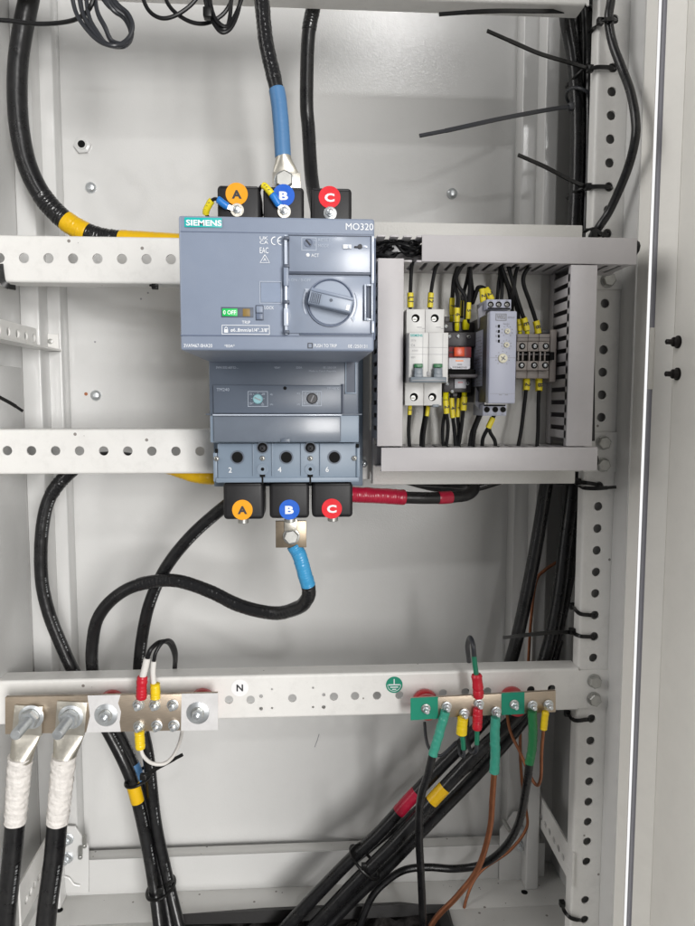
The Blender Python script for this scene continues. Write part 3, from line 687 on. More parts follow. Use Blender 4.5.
# control bay, haze of its clear cover put into the plate colour
q = Part('control_bay', mo)
q.bpx(286.6, 235.4, 373.4, 273.4, YM-0.0016, YM-0.0002, 'bay_haze', 0.0006); q.bpx(287.4, 276.2, 373.2, 333.6, YM-0.0016, YM-0.0002, 'bay_haze', 0.0006)
q.bpx(288, 271.8, 373.2, 274.6, YM-0.0024, YM-0.0004, 'operator_line', 0.0005); q.bpx(288, 235.2, 373, 236.2, YM-0.0022, YM-0.0004, 'operator_line', 0.0002); q.bpx(288, 236.4, 289.4, 271.6, YM-0.0022, YM-0.0004, 'operator_line', 0.0002)
q.outline(301.4, 237.6, 316.6, 250.8, YM-0.0017, 'print_grey', 0.7); q.bpx(300, 333.8, 372.6, 335, YM-0.0022, YM-0.0003, 'operator_dark', 0.0003)
bay = q.done(); YB = YM-0.0020
q = Part('lettering', bay)
q.text('RESET-', 318.2, 239.8, 2.9, YB, 'print_grey', 14); q.text('MODE', 318.2, 245.8, 2.9, YB, 'print_grey', 10.5); q.text('ACT', 311.2, 255.4, 3.2, YB, 'print_white', 7.6)
q.text('I-ON / 0-OFF', 288.8, 280, 2.7, YB, 'print_grey', 21.5)
q.text('1', 314, 240.5, 2, YB, 'print_grey'); q.text('0', 314, 245, 2, YB, 'print_grey'); q.done()
q = Part('mode_selector', bay); c = at(308.4, 242.9, YM-0.0016); q.lathe(c, [(0, 4.2*e), (0.0008, 4.0*e), (0.0008, 3.4*e), (0.0004, 3.2*e)], 'operator_dark')
M = Matrix.Translation(c+Vector((0, -0.0010, 0))) @ Matrix.Rotation(math.radians(50), 4, 'Y'); q.box(-3.4*e, 3.4*e, -0.0004, 0.0004, -0.55*e, 0.55*e, 'print_dark', 0, M=M); q.done()
q = Part('status_lamp', bay); q.lathe(at(307.8, 255.2, YM-0.0016), [(0, 1.9*e), (0.0006, 1.7*e), (0.0010, 0.9*e)], 'print_white'); q.done()
q = Part('key_switch', bay); q.bpx(343, 244.6, 351.4, 248.8, YM-0.0030, YM-0.0017, 'print_white', 0.0003); q.bpx(347.8, 245.2, 350.8, 248.2, YM-0.0036, YM-0.0031, 'clear_edge', 0.0002)
q.bpx(354.5, 246.2, 362, 248.0, YM-0.0026, YM-0.0017, 'print_dark', 0.0002); q.lathe(at(360, 246.8, YM-0.0017), [(0, 2.4*e), (0.0012, 2.2*e)], 'print_dark'); q.bpx(362, 245.6, 367.5, 247.6, YM-0.0024, YM-0.0017, 'clear_edge', 0.0002); q.done()
# rotary knob
q = Part('rotary_knob', mo); c = at(330.4, 302.9, YM-0.0017); R = 23.4*e
q.lathe(c, [(0, R), (0.0012, R), (0.0016, R*0.985), (0.0016, R*0.955), (0.0002, R*0.92), (0.0001, 0.0005)], 'operator_dark', seg=56)
q.lathe(c+Vector((0, -0.0002, 0)), [(0, R*0.90), (0.0005, R*0.89)], 'knob_haze', seg=56)
A = math.radians(13)
M = Matrix.Translation(c) @ Matrix.Rotation(A, 4, 'Y')
q.box(-R*0.91, R*0.91, -0.0125, -0.0006, -R*0.33, R*0.33, 'knob_haze', 0.0014, 3, M=M)
q.box(-R*0.89, R*0.89, -0.0135, -0.0126, R*0.18, R*0.31, 'operator_face', 0.0004, M=M)
for k in range(6): q.box(-R*0.84+k*R*0.075, -R*0.84+k*R*0.075+R*0.03, -0.0132, -0.0124, -R*0.28, R*0.14, 'operator_line', 0.0002, M=M)
q.lathe(c+Vector((0, -0.0125, 0)), [(0, 0.0011), (0.0003, 0.0011)], 'operator_line')
q.box(R*0.66, R*0.80, -0.0130, -0.0124, -R*0.25, -R*0.02, 'print_white', 0.0002, M=M)
kn = q.done()
for s0, s1, hd in ((150, 205, 1), (-32, 22, -1)):
    q = Part('arrow_mark', mo); q.strap([c+Vector((R*1.13*math.cos(math.radians(s0+(s1-s0)*k/12)), -0.0004, R*1.13*math.sin(math.radians(s0+(s1-s0)*k/12)))) for k in range(13)], 0.0008, 0.0004, 'clear_edge')
    a0, sg = (150, -1) if hd == 1 else (-32, 1)
    a = math.radians(a0); P = c+Vector((R*1.13*math.cos(a), -0.0006, R*1.13*math.sin(a))); q.prism([(P.x-0.0016, P.z), (P.x+0.0016, P.z), (P.x, P.z-sg*-0.003 if sg < 0 else P.z-0.003)], 'y', P.y-0.0001, P.y+0.0003, 'clear_edge')
    q.done()
q = Part('cover_hinge', mo)
q.bpx(284.4, 234.6, 287.4, 334.6, YM-0.006, YM-0.0002, 'clear_edge', 0.0008)
for v in (236, 264, 300, 330): q.bpx(283.8, v, 289.4, v+3.4, YM-0.0075, YM-0.0002, 'operator_line', 0.0005)
q.bpx(283.6, 266, 288.6, 286, YM-0.0068, YM-0.0002, 'operator_face', 0.0006); q.bpx(283.9, 308, 288.4, 326, YM-0.0070, YM-0.0002, 'clear_edge', 0.0006); q.done()
q = Part('cover_latch', mo)
q.bpx(364.4, 284, 366.2, 320.6, YM-0.0050, YM-0.0018, 'clear_edge', 0.0005); q.bpx(371.2, 284, 373.0, 320.6, YM-0.0050, YM-0.0018, 'clear_edge', 0.0005); q.bpx(366.3, 284, 371.1, 286, YM-0.0050, YM-0.0018, 'clear_edge', 0.0005); q.bpx(366.3, 318.4, 371.1, 320.6, YM-0.0050, YM-0.0018, 'clear_edge', 0.0005); q.bpx(366.6, 286.4, 370.8, 318, YM-0.0022, YM-0.0018, 'operator_line', 0.0001)
q.bpx(371.5, 236, 374.2, 283.5, YM-0.0042, YM-0.0020, 'clear_edge', 0.0004); q.bpx(371.5, 321, 374.2, 333, YM-0.0042, YM-0.0020, 'clear_edge', 0.0004)
q.done()
q = Part('side_vents', mo)
q.bpx(374.2, 238, 375.6, 340, YM+0.02, YM+0.10, 'operator_dark', 0.0005)
q.done()

# ---------------------------------------------------------------- control plate and wiring ducts
YC = -0.020; YDU = -0.080
cp = Part('control_plate')
cp.bpx(373.2, 223.4, 579, 484.2, YC, -0.0035, 'plate_paint', 0.0012)
x0, x1, z0, z1 = rect(373.2, 223.4, 576.5, 484.2, YC)
cp.done('textured white mounting plate behind the small control devices and wiring ducts', 'mounting plate')
DG = 'grey slotted wiring ducts'
def duct(label, u0, v0, u1, v1, horiz, cover=None):
    x0, x1, z0, z1 = rect(u0, v0, u1, v1, YDU)
    t = thing('wiring_duct', label, 'cable duct', ((x0+x1)/2, YC, z0), DG)
    q = Part('slotted_body', t); w = 0.0018
    yb = YC-0.0002; yf = YDU+0.0016
    q.box(x0+w*1.2, x1-w*1.2, yb-0.0018, yb, z0+w*1.2, z1-w*1.2, 'duct_pvc', 0)
    pitch = 0.0124; fw_ = 0.0080; ylow = yb-0.014
    a0, a1 = (x0, x1) if horiz else (z0, z1)
    n = int((a1-a0)/pitch); off = (a1-a0-n*pitch+pitch-fw_)/2
    for side in (0, 1):
        c0 = ((z0 if horiz else x0), (z0+w if horiz else x0+w)) if side == 0 else ((z1-w if horiz else x1-w), (z1 if horiz else x1))
        if horiz: q.box(a0, a1, ylow, yb-0.0001, c0[0]+0.0002, c0[1]-0.0002, 'duct_pvc', 0.0002)
        else: q.box(c0[0]+0.0002, c0[1]-0.0002, ylow, yb-0.0001, a0, a1, 'duct_pvc', 0.0002)
        for i in range(n):
            s = a0+off+i*pitch
            if horiz: q.box(s, s+fw_, yf, ylow-0.0001, c0[0], c0[1], 'duct_pvc', 0.0004)
            else: q.box(c0[0], c0[1], yf, ylow-0.0001, s, s+fw_, 'duct_pvc', 0.0004)
    # front rails of the body where the lid snaps on
    q.done()
    q = Part('lid', t)
    cu = cover or (u0, v0, u1, v1)
    X0, X1, Z0, Z1 = rect(*cu, YDU); e = 0.0008
    q.box(X0, X1, YDU, YDU+0.0014, Z0, Z1, 'duct_pvc', 0.0005)
    if horiz:
        for zz in ((Z0, Z0+0.0009), (Z1-0.0009, Z1)): q.box(X0, X1, YDU+0.0015, YDU+0.007, zz[0], zz[1], 'duct_pvc', 0.0002)
    else:
        for xx in ((X0, X0+0.0009), (X1-0.0009, X1)): q.box(xx[0], xx[1], YDU+0.0015, YDU+0.007, Z0, Z1, 'duct_pvc', 0.0002)
    q.done()
    # dark core for the inside is added further down
    return t
duct('horizontal duct above the small devices with its lid missing at the left end', 373.5, 236.4, 637, 263.0, True, cover=(422, 236.4, 637, 263.2))
duct('vertical duct between the motor unit and the white two pole breaker', 377.8, 258.5 if 0 else 264.4, 403, 446, False, cover=(377.6, 258.3, 403.2, 446.2))
duct('vertical duct right of the beige terminals, beside the perforated post', 568.6, 265, 594.8, 446.2, False)
duct('horizontal duct along the lower edge of the control plate', 381.2, 447.4, 597.5, 471, True)
# loose wires in the open part; dark cores added to blacken the duct slots
random.seed(11)
for k in range(13):
    v0 = 241+random.uniform(0, 15); P = []
    for i in range(7):
        P.append((371+i*10+random.uniform(-3, 3), min(257, max(241, v0+random.uniform(-7, 7))), -0.045-random.uniform(0, 0.024)))
    P.append((450, 250, -0.05)); q = Part('duct_wire'); q.frame_tube(Path(P, 8).sub(), 0.0014, 'wire_black', 8)
    q.done('black wire in the tangle at the open left end of the top duct', 'wire', 'tangled wires in the open duct end')
for P, lab in (([(430, 250), (520, 251), (630, 251)], 'dark core standing for wires, added to blacken the covered top duct'), ([(388, 459), (480, 459), (590, 459)], 'dark core standing for wires, added to blacken the lower duct'), ([(582, 270), (582, 350), (582, 440)], 'dark core standing for wires, added to blacken the slots of the right duct'), ([(391, 270), (391, 350), (390, 440)], 'dark core standing for wires, added to blacken the duct beside the motor unit')):
    q = Part('duct_filler'); q.frame_tube(Path([(u, v, -0.052) for u, v in P], 8).sub(), 1.0, 'wire_black', sect=[(0.022*math.cos(k/14*2*PI), 0.0095*math.sin(k/14*2*PI)) for k in range(14)], ref=(0, -1, 0)); q.done(lab, 'duct filler', 'dark cores inside the ducts')
q = Part('wire_label'); q.bpx(392, 243.8, 401, 252, -0.062, -0.0615, 'mcb_side', 0.0002); q.done('grey tag among the black wires in the open end of the top duct', 'tag')
# DIN rail
dr = Part('din_rail')
x0, x1, z0, z1 = rect(405, 343, 566, 374, -0.028)
dr.box(x0, x1, -0.0275, -0.0265, z0, z0+0.006, 'zinc_dull', 0.0002); dr.box(x0, x1, -0.0275, -0.0265, z1-0.006, z1, 'zinc_dull', 0.0002)
dr.box(x0, x1, -0.0264, -0.0212, z0+0.005, z0+0.0062, 'zinc_dull', 0.0002); dr.box(x0, x1, -0.0264, -0.0212, z1-0.0062, z1-0.005, 'zinc_dull', 0.0002); dr.box(x0, x1, -0.0211, -0.0203, z0+0.005, z1-0.005, 'zinc_dull', 0.0001)
dr.done('steel DIN rail behind the row of small control devices', 'rail')

# ---------------------------------------------------------------- two pole breaker
YT, YN = -0.076, -0.098
t = thing('miniature_breaker', 'white two pole miniature breaker with joined grey toggles', 'breaker', at(424, 405, -0.028))
q = Part('case', t)
for (a, b) in ((406.4, 425.0), (425.3, 444.2)):
    q.bpx(a, 309.2, b, 333.5, YT, -0.03, 'mcb_white', 0.0006)
for (a, b) in ((405.0, 423.6), (423.9, 441.8)):
    q.bpx(a, 382, b, 405.6, YT, -0.03, 'mcb_white', 0.0006)
q.bpx(406, 333.7, 443.5, 382, YT+0.001, -0.03, 'mcb_side', 0.0004)
q.bpx(432.5, 404.4, 439, 407.2, YT-0.0005, -0.05, 'mcb_grey', 0.0004)
for u, v in ((415.6, 318.3), (434.8, 318.3), (414.0, 397.0), (432.4, 397.0)):
    c = at(u, v, YT); q.lathe(c+Vector((0, -0.00015, 0)), [(0, 4.0*pm(YT)), (0.0001, 4.0*pm(YT))], 'hole_dark', seg=24)
    q.lathe(c+Vector((-0.0008, -0.0002, -0.0008)), [(0, 2.5*pm(YT)), (0.0002, 2.3*pm(YT))], 'zinc_dull', seg=16); q.bpx(u-2.6, v+0.6, u+0.8, v+1.4, YT-0.0006, YT-0.0003, 'hole_dark', 0)
for u in (417, 436): q.bpx(u, 327, u+5, 327.6, YT-0.0003, YT+0.0005, 'mcb_side', 0); q.bpx(u+5, 328.2, u+8, 328.8, YT-0.0003, YT+0.0005, 'mcb_side', 0)
c0 = q.done()
q = Part('front_block', t)
q.bpx(408.9, 332.6, 428.3, 382.6, YN, YT-0.0005, 'mcb_white', 0.0006); q.bpx(428.6, 332.6, 448.2, 382.6, YN, YT-0.0005, 'mcb_white', 0.0006)
q.bpx(409.2, 347.3, 447.8, 347.7, YN-0.0002, YN+0.001, 'mcb_side', 0); q.bpx(409.2, 354.2, 447.8, 354.6, YN-0.0002, YN+0.001, 'mcb_side', 0)
for a in (422.7, 442.6): q.bpx(a, 333.5, a+0.4, 363, YN-0.0002, YN+0.001, 'mcb_side', 0)
for a in (413.6, 433.2): q.bpx(a, 363.6, a+9.8, 378, YN-0.0002, YN+0.001, 'mcb_side', 0.0002)
q.bpx(426.8, 371.8, 429.6, 376, YN-0.0006, YN+0.001, 'mcb_side', 0.0004)
fb = q.done()
q = Part('lettering', fb); q.text('SIEMENS', 410.4, 335.4, 2.6, YN-0.0003, 'teal_label', 12.2, bold=0.02); q.done(); q = Part('lettering', fb)
for u, v, h, w, tx in ((411, 340.4, 2.0, 5, '5SY6'), (411, 345.2, 2.2, 4, 'C6'), (411, 357.4, 2, 4.5, '400V'), (412, 350.6, 1.6, 6, '6000')): q.text(tx, u, v, h, YN-0.0003, 'mcb_side' if tx != 'C6' else 'print_midgrey', w)
q.done()
q = Part('toggle', t)
for a in (414.4, 434.0):
    q.bpx(a, 363.8, a+8.4, 367.6, YN-0.004, YN-0.0003, 'tape_green', 0.0004)
    q.bpx(a, 367.8, a+8.4, 378, YN-0.0075, YN-0.0003, 'mcb_grey', 0.0012)
    q.bpx(a, 373.8, a+8.4, 379, YN-0.0085, YN-0.0077, 'mcb_grey', 0.0003)
q.done()
q = Part('toggle_bar', t); q.bpx(410.6, 377, 446.8, 382.4, YN-0.0105, YN-0.0005, 'mcb_grey', 0.0008); q.bpx(412, 380, 445.6, 380.8, YN-0.0112, YN-0.0104, 'mcb_side', 0.0002); q.done()

# ---------------------------------------------------------------- plug-in relay
t = thing('plug_in_relay', 'narrow plug-in relay with orange lever in a dark socket', 'relay', at(457, 392, -0.028))
q = Part('socket', t)
q.bpx(443, 322, 478, 332, -0.056, -0.03, 'socket_dark', 0.001); q.bpx(446, 332.2, 477, 346.6, -0.066, -0.03, 'socket_dark', 0.001)
q.bpx(446, 346.8, 475, 378, -0.058, -0.03, 'socket_dark', 0.0006)
q.bpx(444, 378.2, 471, 392.4, -0.066, -0.03, 'socket_dark', 0.001); q.bpx(443, 392.6, 470, 397, -0.056, -0.03, 'socket_dark', 0.0008); q.bpx(444.4, 316.5, 449, 322, -0.054, -0.03, 'socket_dark', 0.0005)
sk = q.done()
for u, v, Y in ((446, 326.5, -0.056), (449.5, 336.6, -0.066), (458.2, 336.4, -0.066), (468.6, 336.9, -0.066), (447.4, 383.8, -0.066), (452.3, 391.3, -0.0662), (467.3, 383.4, -0.066)):
    d = Part('terminal_screw', sk); d.screw(at(u, v, Y-0.0002), 2.1*pm(Y), 'zinc' if u != 468.6 else 'zinc_dull', washer=False, turn=random.uniform(0, 1.5)); d.done()
q = Part('marking_plate', t); q.bpx(454.6, 379.2, 466.2, 388.4, -0.0685, -0.0662, 'relay_white', 0.0004); q.bpx(458, 382, 463, 383, -0.0687, -0.0684, 'boot_red', 0); q.done()
q = Part('relay_body', t); q.bpx(448.8, 346.8, 471.4, 357.6, -0.088, -0.059, 'relay_red_clear', 0.0008); q.bpx(448.8, 357.8, 470.4, 369, -0.090, -0.059, 'relay_white', 0.0008)
q.prism([(at(449.5, 366.5, -0.0905).x, at(449.5, 366.5, -0.0905).z), (at(452, 369.2, -0.0905).x, at(452, 369.2, -0.0905).z), (at(468, 369.2, -0.0905).x, at(468, 369.2, -0.0905).z), (at(470, 366.5, -0.0905).x, at(470, 366.5, -0.0905).z)], 'y', -0.0915, -0.0905, 'relay_white')
rb = q.done()
q = Part('lettering', rb); q.text('SIEMENS', 452.4, 367.4, 1.8, -0.0918, 'print_midgrey', 15, bold=0.02); q.bpx(455.6, 360.2, 463.4, 361.5, -0.0903, -0.0901, 'copper', 0); q.bpx(457.5, 364, 462, 364.9, -0.0903, -0.0901, 'print_midgrey', 0); q.done()
q = Part('test_lever', t); q.bpx(454.4, 347.2, 464.6, 356.4, -0.0925, -0.0882, 'relay_orange', 0.0008); q.bpx(449.6, 351.6, 454.2, 353.0, -0.0895, -0.0882, 'print_dark', 0.0002); q.done()
q = Part('retaining_clip', t); q.bpx(448.6, 369.2, 475.6, 374, -0.086, -0.0592, 'hole_dark', 0.0006); q.prism([(at(449, 374.2, -0.093).x, at(449, 374.2, -0.093).z), (at(478.5, 374.2, -0.093).x, at(478.5, 374.2, -0.093).z), (at(477.5, 377.6, -0.093).x, at(477.5, 377.6, -0.093).z), (at(450, 377.6, -0.093).x, at(450, 377.6, -0.093).z)], 'y', -0.093, -0.0675, 'socket_dark', bev=0.0004); q.done()

# ---------------------------------------------------------------- monitoring relay
YW = -0.118
t = thing('monitoring_relay', 'tall lilac grey monitoring relay with three cream dials', 'relay', at(500, 415, -0.028))
q = Part('housing', t)
x0, x1, z0, z1 = rect(489.0, 311.0, 516.2, 403.6, YW)
q.box(x0, x1, YW, YW+0.010, z0, z1, 'monitor_lilac', 0.0012, 3)
q.box(x0+0.0010, x1-0.0008, YW+0.0102, -0.03, z0+0.001, z1-0.0012, 'monitor_dark', 0.0006)
q.bpx(489.8, 357.5, 515.6, 357.9, YW-0.0002, YW+0.001, 'monitor_side', 0); q.bpx(489.8, 393.6, 514.8, 393.9, YW-0.0002, YW+0.001, 'monitor_side', 0)
hs = q.done()
# printed side label
xs = x0+0.0009
q = Part('side_label', hs, 'pale printed label on the side of the relay'); zb, zt = at(480, 386.5, -0.075).z, at(480, 331.5, -0.075).z
yl0 = -0.080; yl1 = -0.052; q.box(xs-0.0003, xs, yl0-0.012, yl1, zb, zt, 'monitor_lilac', 0)
random.seed(5)
for k in range(17):
    zz = zt-0.003-k*0.0029
    y = yl0-0.0105
    while y < yl1-0.002:
        L = random.uniform(0.001, 0.006)
        if random.random() < 0.72: q.box(xs-0.0004, xs-0.0003, y, min(y+L, yl1-0.001), zz-random.choice((.0004, .0008, .0012)), zz, 'print_midgrey', 0)
        y += L+0.0012
q.done()
q = Part('lettering', hs); Yw = YW-0.0003
q.outline(495.8, 313.6, 506.6, 320.6, Yw, 'print_midgrey', 0.6); q.text('WEG', 501.2, 317.1, 4.2, Yw, 'print_midgrey', 8.4, bold=0.03, center=True)
q.text('RPW-FF', 508, 317.6, 1.8, Yw, 'print_midgrey', 7)
q.done(); q = Part('dial_scale', hs)
q.text('Function', 503.5, 323.8, 1.6, Yw, 'print_midgrey', 6); 
for v, tx in ((326.4, 'U'), (331.3, 'A'), (336, 'R'), (341, 'T')): q.text(tx, 495.6, v, 2, Yw, 'print_midgrey')
for cx, cy, r in ((507.2, 331.4, 5.4), (506.4, 345, 4.8), (502.6, 358.4, 7.0)):
    for k in range(9):
        a = math.radians(-50+k*35); c = at(cx, cy, Yw); ee = pm(Yw); c = c+Vector((r*ee*math.cos(a), 0, r*ee*math.sin(a)))
        q.box(c.x-0.0004, c.x+0.0004, Yw-0.0001, Yw, c.z-0.0004, c.z+0.0004, 'print_midgrey', 0)
q.done(); q = Part('lettering', hs)
q.bpx(499, 394.6, 502, 395.2, Yw-0.0001, Yw, 'print_midgrey', 0); q.bpx(505, 394.6, 508, 395.2, Yw-0.0001, Yw, 'print_midgrey', 0)
q.done()
for v in (326.3, 331.4, 336.2, 341.2):
    d = Part('indicator', hs); d.bpx(498.0, v-1.5, 499.9, v+1.5, YW-0.0005, YW-0.0001, 'hole_dark', 0.0002); d.done()
for cx, cy, r in ((507.2, 331.4, 2.7), (506.4, 345, 2.8), (502.6, 358.4, 4.7)):
    d = Part('dial', hs); c = at(cx, cy, YW); ee = pm(YW); d.lathe(c, [(0, r*ee), (0.0012, r*ee), (0.0018, r*ee*0.85)], 'dial_cream')
    for k in (0, 1): d.box(-r*ee*0.6, r*ee*0.6, -0.0002, 0.0004, -r*ee*0.1, r*ee*0.1, 'print_midgrey', 0, M=Matrix.Translation(c+Vector((0, -0.0019, 0)))@Matrix.Rotation(0.6+k*PI/2, 4, 'Y'))
    d.done()
YTB = -0.088
for nm, (u0, v0, u1, v1), hv, us, wing in (('terminal_block', (486.6, 299.4, 511.4, 309.6), 304.6, (490.6, 498.6, 507.0), ((486.4, 300), (477.5, 309.5), (478.2, 329), (486.4, 311))), ('terminal_block', (482.8, 404.6, 506.6, 415.8), 409.6, (486.8, 495.2, 503.0), ((484.2, 415.6), (474.4, 404), (475.6, 387.4), (484.2, 403)))):
    q = Part(nm, t); q.bpx(u0, v0, u1, v1, YTB, -0.05, 'monitor_lilac', 0.0007)
    q.prism([(at(u, v, YTB+0.012).x, at(u, v, YTB+0.012).z) for u, v in wing], 'y', YTB+0.010, YTB+0.014, 'monitor_side', bev=0.0003)
    q.bpx(u0+1, (v1-1.8) if v0 < 350 else v0+0.2, u1-1, (v1-0.4) if v0 < 350 else v0+1.6, YTB-0.0003, YTB+0.001, 'hole_dark', 0)
    for u, tx in zip(us, ('15', '18', 'B1') if v0 > 350 else ('A1', '15', 'A2')): q.text(tx, u, v0+1.2 if v0 < 350 else v1-1.6, 1.4, YTB-0.0003, 'print_midgrey', 3, center=True)
    b = q.done()
    for u in us:
        d = Part('terminal_screw', b); c = at(u, hv, YTB); ee = pm(YTB); d.lathe(c, [(0, 3.3*ee), (0.0003, 3.3*ee), (0.0003, 2.9*ee)], 'monitor_side')
        d.disc(c+Vector((0, -0.0003, 0)), 2.9*ee, 'hole_dark', 0.0001, seg=20)
        if v0 < 350: d.screw(c+Vector((-0.0003, -0.0003, -0.0004)), 1.9*ee, 'zinc_dull', washer=False, turn=random.uniform(0, 1.5))
        d.done()

# ---------------------------------------------------------------- terminal blocks
TGP = 'beige terminals on the small rail'
YB2, YB3 = -0.058, -0.064
TL = ('beige terminal right beside the tall lilac relay', 'middle beige terminal of the three, marked by the E wire', 'beige terminal under the 8 wire, next to the end clamp')
for i, (a, b) in enumerate(((516.6, 527.4), (527.6, 538.4), (538.6, 549.4))):
    t = thing('terminal', TL[i], 'terminal', at((a+b)/2, 380, -0.028), TGP)
    q = Part('case', t)
    q.bpx(a+0.6, 334, b+0.6, 341.6, YB2, -0.03, 'terminal_beige', 0.0005); q.bpx(a, 341.8, b, 351.4, YB3, -0.03, 'terminal_beige', 0.0006)
    q.bpx(a, 351.6, b, 360.8, YB3+0.006, -0.03, 'hole_dark', 0.0003); q.bpx(a-0.6, 361, b-0.6, 370.4, YB3, -0.03, 'terminal_beige', 0.0006); q.bpx(a-0.6, 370.6, b-0.6, 378.4, YB2, -0.03, 'terminal_beige', 0.0005)
    q.bpx(a, 353.6, b, 355.2, YB3+0.002, YB3+0.0062, 'socket_dark', 0.0003); q.bpx(a+1.0, 351.6, a+2.6, 360.8, YB3+0.001, YB3+0.0062, 'terminal_beige', 0.0003)
    q.bpx(a+5.6, 351.6, a+7, 360.8, YB3+0.001, YB3+0.0062, 'terminal_beige', 0.0003); q.bpx(a+0.6, 337.4, b+0.6, 337.9, YB2-0.0003, YB2+0.0005, 'socket_dark', 0)
    c = q.done()
    for du, v in ((5.6+(-1.6 if i == 0 else 0), 346.3), (5.0+(-1.6 if i == 0 else 0), 365.4)):
        d = Part('terminal_screw', c); cc = at(a+du+1.6, v, YB3); ee = pm(YB3)
        d.disc(cc, 3.3*ee, 'hole_dark', 0.0002, seg=22); d.screw(cc+Vector((-0.0002, -0.0003, 0)), 2.1*ee, 'zinc', washer=False, turn=random.uniform(0, 1.5)); d.done()
q = Part('end_clamp'); q.bpx(549.8, 329.6, 556.4, 382, YB2+0.004, -0.028, 'terminal_beige', 0.0008); q.bpx(541, 330, 549.6, 333.6, YB2+0.006, -0.03, 'monitor_dark', 0.0004); q.bpx(549.8, 352, 554.5, 360, YB2-0.002, YB2+0.0038, 'hole_dark', 0.0004)
q.done('beige end clamp closing the row of terminals at the right duct', 'clamp')

# ---------------------------------------------------------------- control wires
WG = 'black control wires with yellow markers'
def wire(label, P, r=1.9, marks=(), ferr=None, mm='wire_black'):
    """P photo points; marks: (t0, t1, text) on path parameters; ferr: (u0, v0, u1, v1, Y)"""
    path = Path(P, 9); rr = r*pm(P[0][2]); t = thing('control_wire', label, 'wire', path.pt(len(P)-1), WG)
    q = Part('insulation', t); q.frame_tube(path.sub(), rr, mm, 9); q.done()
    for (a, b, tx, w) in marks:
        q = Part('wire_marker', t); pts = path.sub(a, b, 8)
        q.frame_tube(pts, w*0.5*pm(P[0][2]), 'marker_yellow', sect=[(math.copysign(abs(math.cos(k/16*2*PI))**0.6, math.cos(k/16*2*PI)), math.copysign(abs(math.sin(k/16*2*PI))**0.6, math.sin(k/16*2*PI))) for k in range(16)]); mk = q.done()
        if tx:
            c = (pts[0]+pts[-1])/2; d = (pts[-1]-pts[0]).normalized(); ang = math.atan2(d.z, d.x)
            l = Part('lettering', mk); yy = min(p.y for p in pts)-w*0.5*pm(P[0][2])-0.0003
            # photo position of the marker centre
            cu = bpy.data.curves.new('t', 'FONT'); cu.body = tx; cu.size = 1; cu.offset = 0.02; cu.align_x = 'CENTER'; cu.align_y = 'CENTER'
            o = bpy.data.objects.new('t', cu); me = bpy.data.meshes.new_from_object(o); b_ = bmesh.new(); b_.from_mesh(me); b_.loops.layers.uv.new('UV')
            bpy.data.objects.remove(o); bpy.data.meshes.remove(me); bpy.data.curves.remove(cu)
            s_ = w*0.82*pm(P[0][2])/0.72
            b_.transform(Matrix.Translation((c.x, yy, c.z)) @ Matrix.Rotation(-ang, 4, 'Y') @ Matrix.Rotation(PI/2, 4, 'X') @ Matrix.Scale(s_, 4))
            l.merge(b_, 'print_dark', fix=False); l.done()
    if ferr:
        for f in ferr:
            q = Part('ferrule', t); pts = path.sub(f[0], f[1], 6); q.frame_tube(pts, [f[2]*0.5*pm(P[0][2])*k for k in (0.9, 1, 1, 1, 0.98, 0.9, 0.6)], 'ferrule_yellow', 12); q.done()
    return t
yd = -0.060
wire('wire with L1 marker entering the left pole of the white breaker', [(412, 262, yd), (411, 276, yd), (410.4, 293, -0.058), (410.3, 308, -0.058), (410.3, 312, -0.055)], marks=((2, 2.95, 'L1', 6.0),))
wire('wire with 12 marker entering the right pole of the white breaker', [(437, 262, yd), (433.5, 277, yd), (431, 293, -0.058), (430, 308, -0.058), (430, 312, -0.055)], marks=((2, 2.95, '12', 5.6),))
wire('wire with 7 marker dropping to the dark relay socket', [(462, 262, yd), (454.5, 276, -0.052), (452.2, 298, -0.050), (451.8, 315, -0.048), (451.6, 322, -0.046)], marks=((2, 3, '7', 5.2),), ferr=((3.05, 3.9, 4.6),))
wire('wire with 6 marker dropping to the dark relay socket', [(463, 263, yd), (454.6, 282, -0.058), (457.6, 296, -0.062), (457.2, 308, -0.062), (457.0, 322, -0.062), (456.8, 331, -0.060)], marks=((3, 4, '6', 5.2),), ferr=((4.05, 4.95, 4.8),))
wire('wire ending in a wide yellow ferrule above the relay socket', [(462, 262, yd), (456, 272, -0.06), (458, 285, -0.062), (465.5, 298, -0.062), (466, 318, -0.060), (465.6, 330, -0.058)], ferr=((4.1, 4.95, 7.4),))
wire('wire with 5 marker beside the wide yellow ferrule', [(471, 262, yd), (470, 278, -0.056), (468.8, 303, -0.062), (468, 319, -0.062), (467.6, 324, -0.060)], marks=((2, 3, '5', 4.6),))
wire('wire looping under the top duct into a blank marker near the relay', [(470, 263, yd), (467, 280, -0.046), (462.5, 299, -0.050), (461.5, 318, -0.050)], marks=((2.1, 2.9, '', 3.4),))
wire('wire looping up to the left one of two tilted 2 markers', [(470, 262, yd), (471.5, 290, -0.05), (472.5, 303, -0.052), (477.5, 290, -0.055), (481.8, 289, -0.058), (483.4, 303, -0.058), (488, 312, -0.05)], marks=((4.05, 5, '2', 5.8),))
wire('wire looping up to the right one of two tilted 2 markers', [(469, 264, -0.05), (474, 297, -0.046), (478, 287.5, -0.05), (486, 289.5, -0.058), (491.5, 299.5, -0.06), (496, 306, -0.05)], marks=((3, 4, '2', 6.0),))
wire('leftmost of the straight wires falling behind the top of the lilac relay', [(497, 262, yd), (500, 271, -0.05), (498.6, 284, -0.046), (497, 302, -0.046)])
wire('straight wire falling behind the top of the lilac relay', [(499, 263, yd), (501.6, 276, -0.052), (502, 290, -0.05), (501, 304, -0.05)])
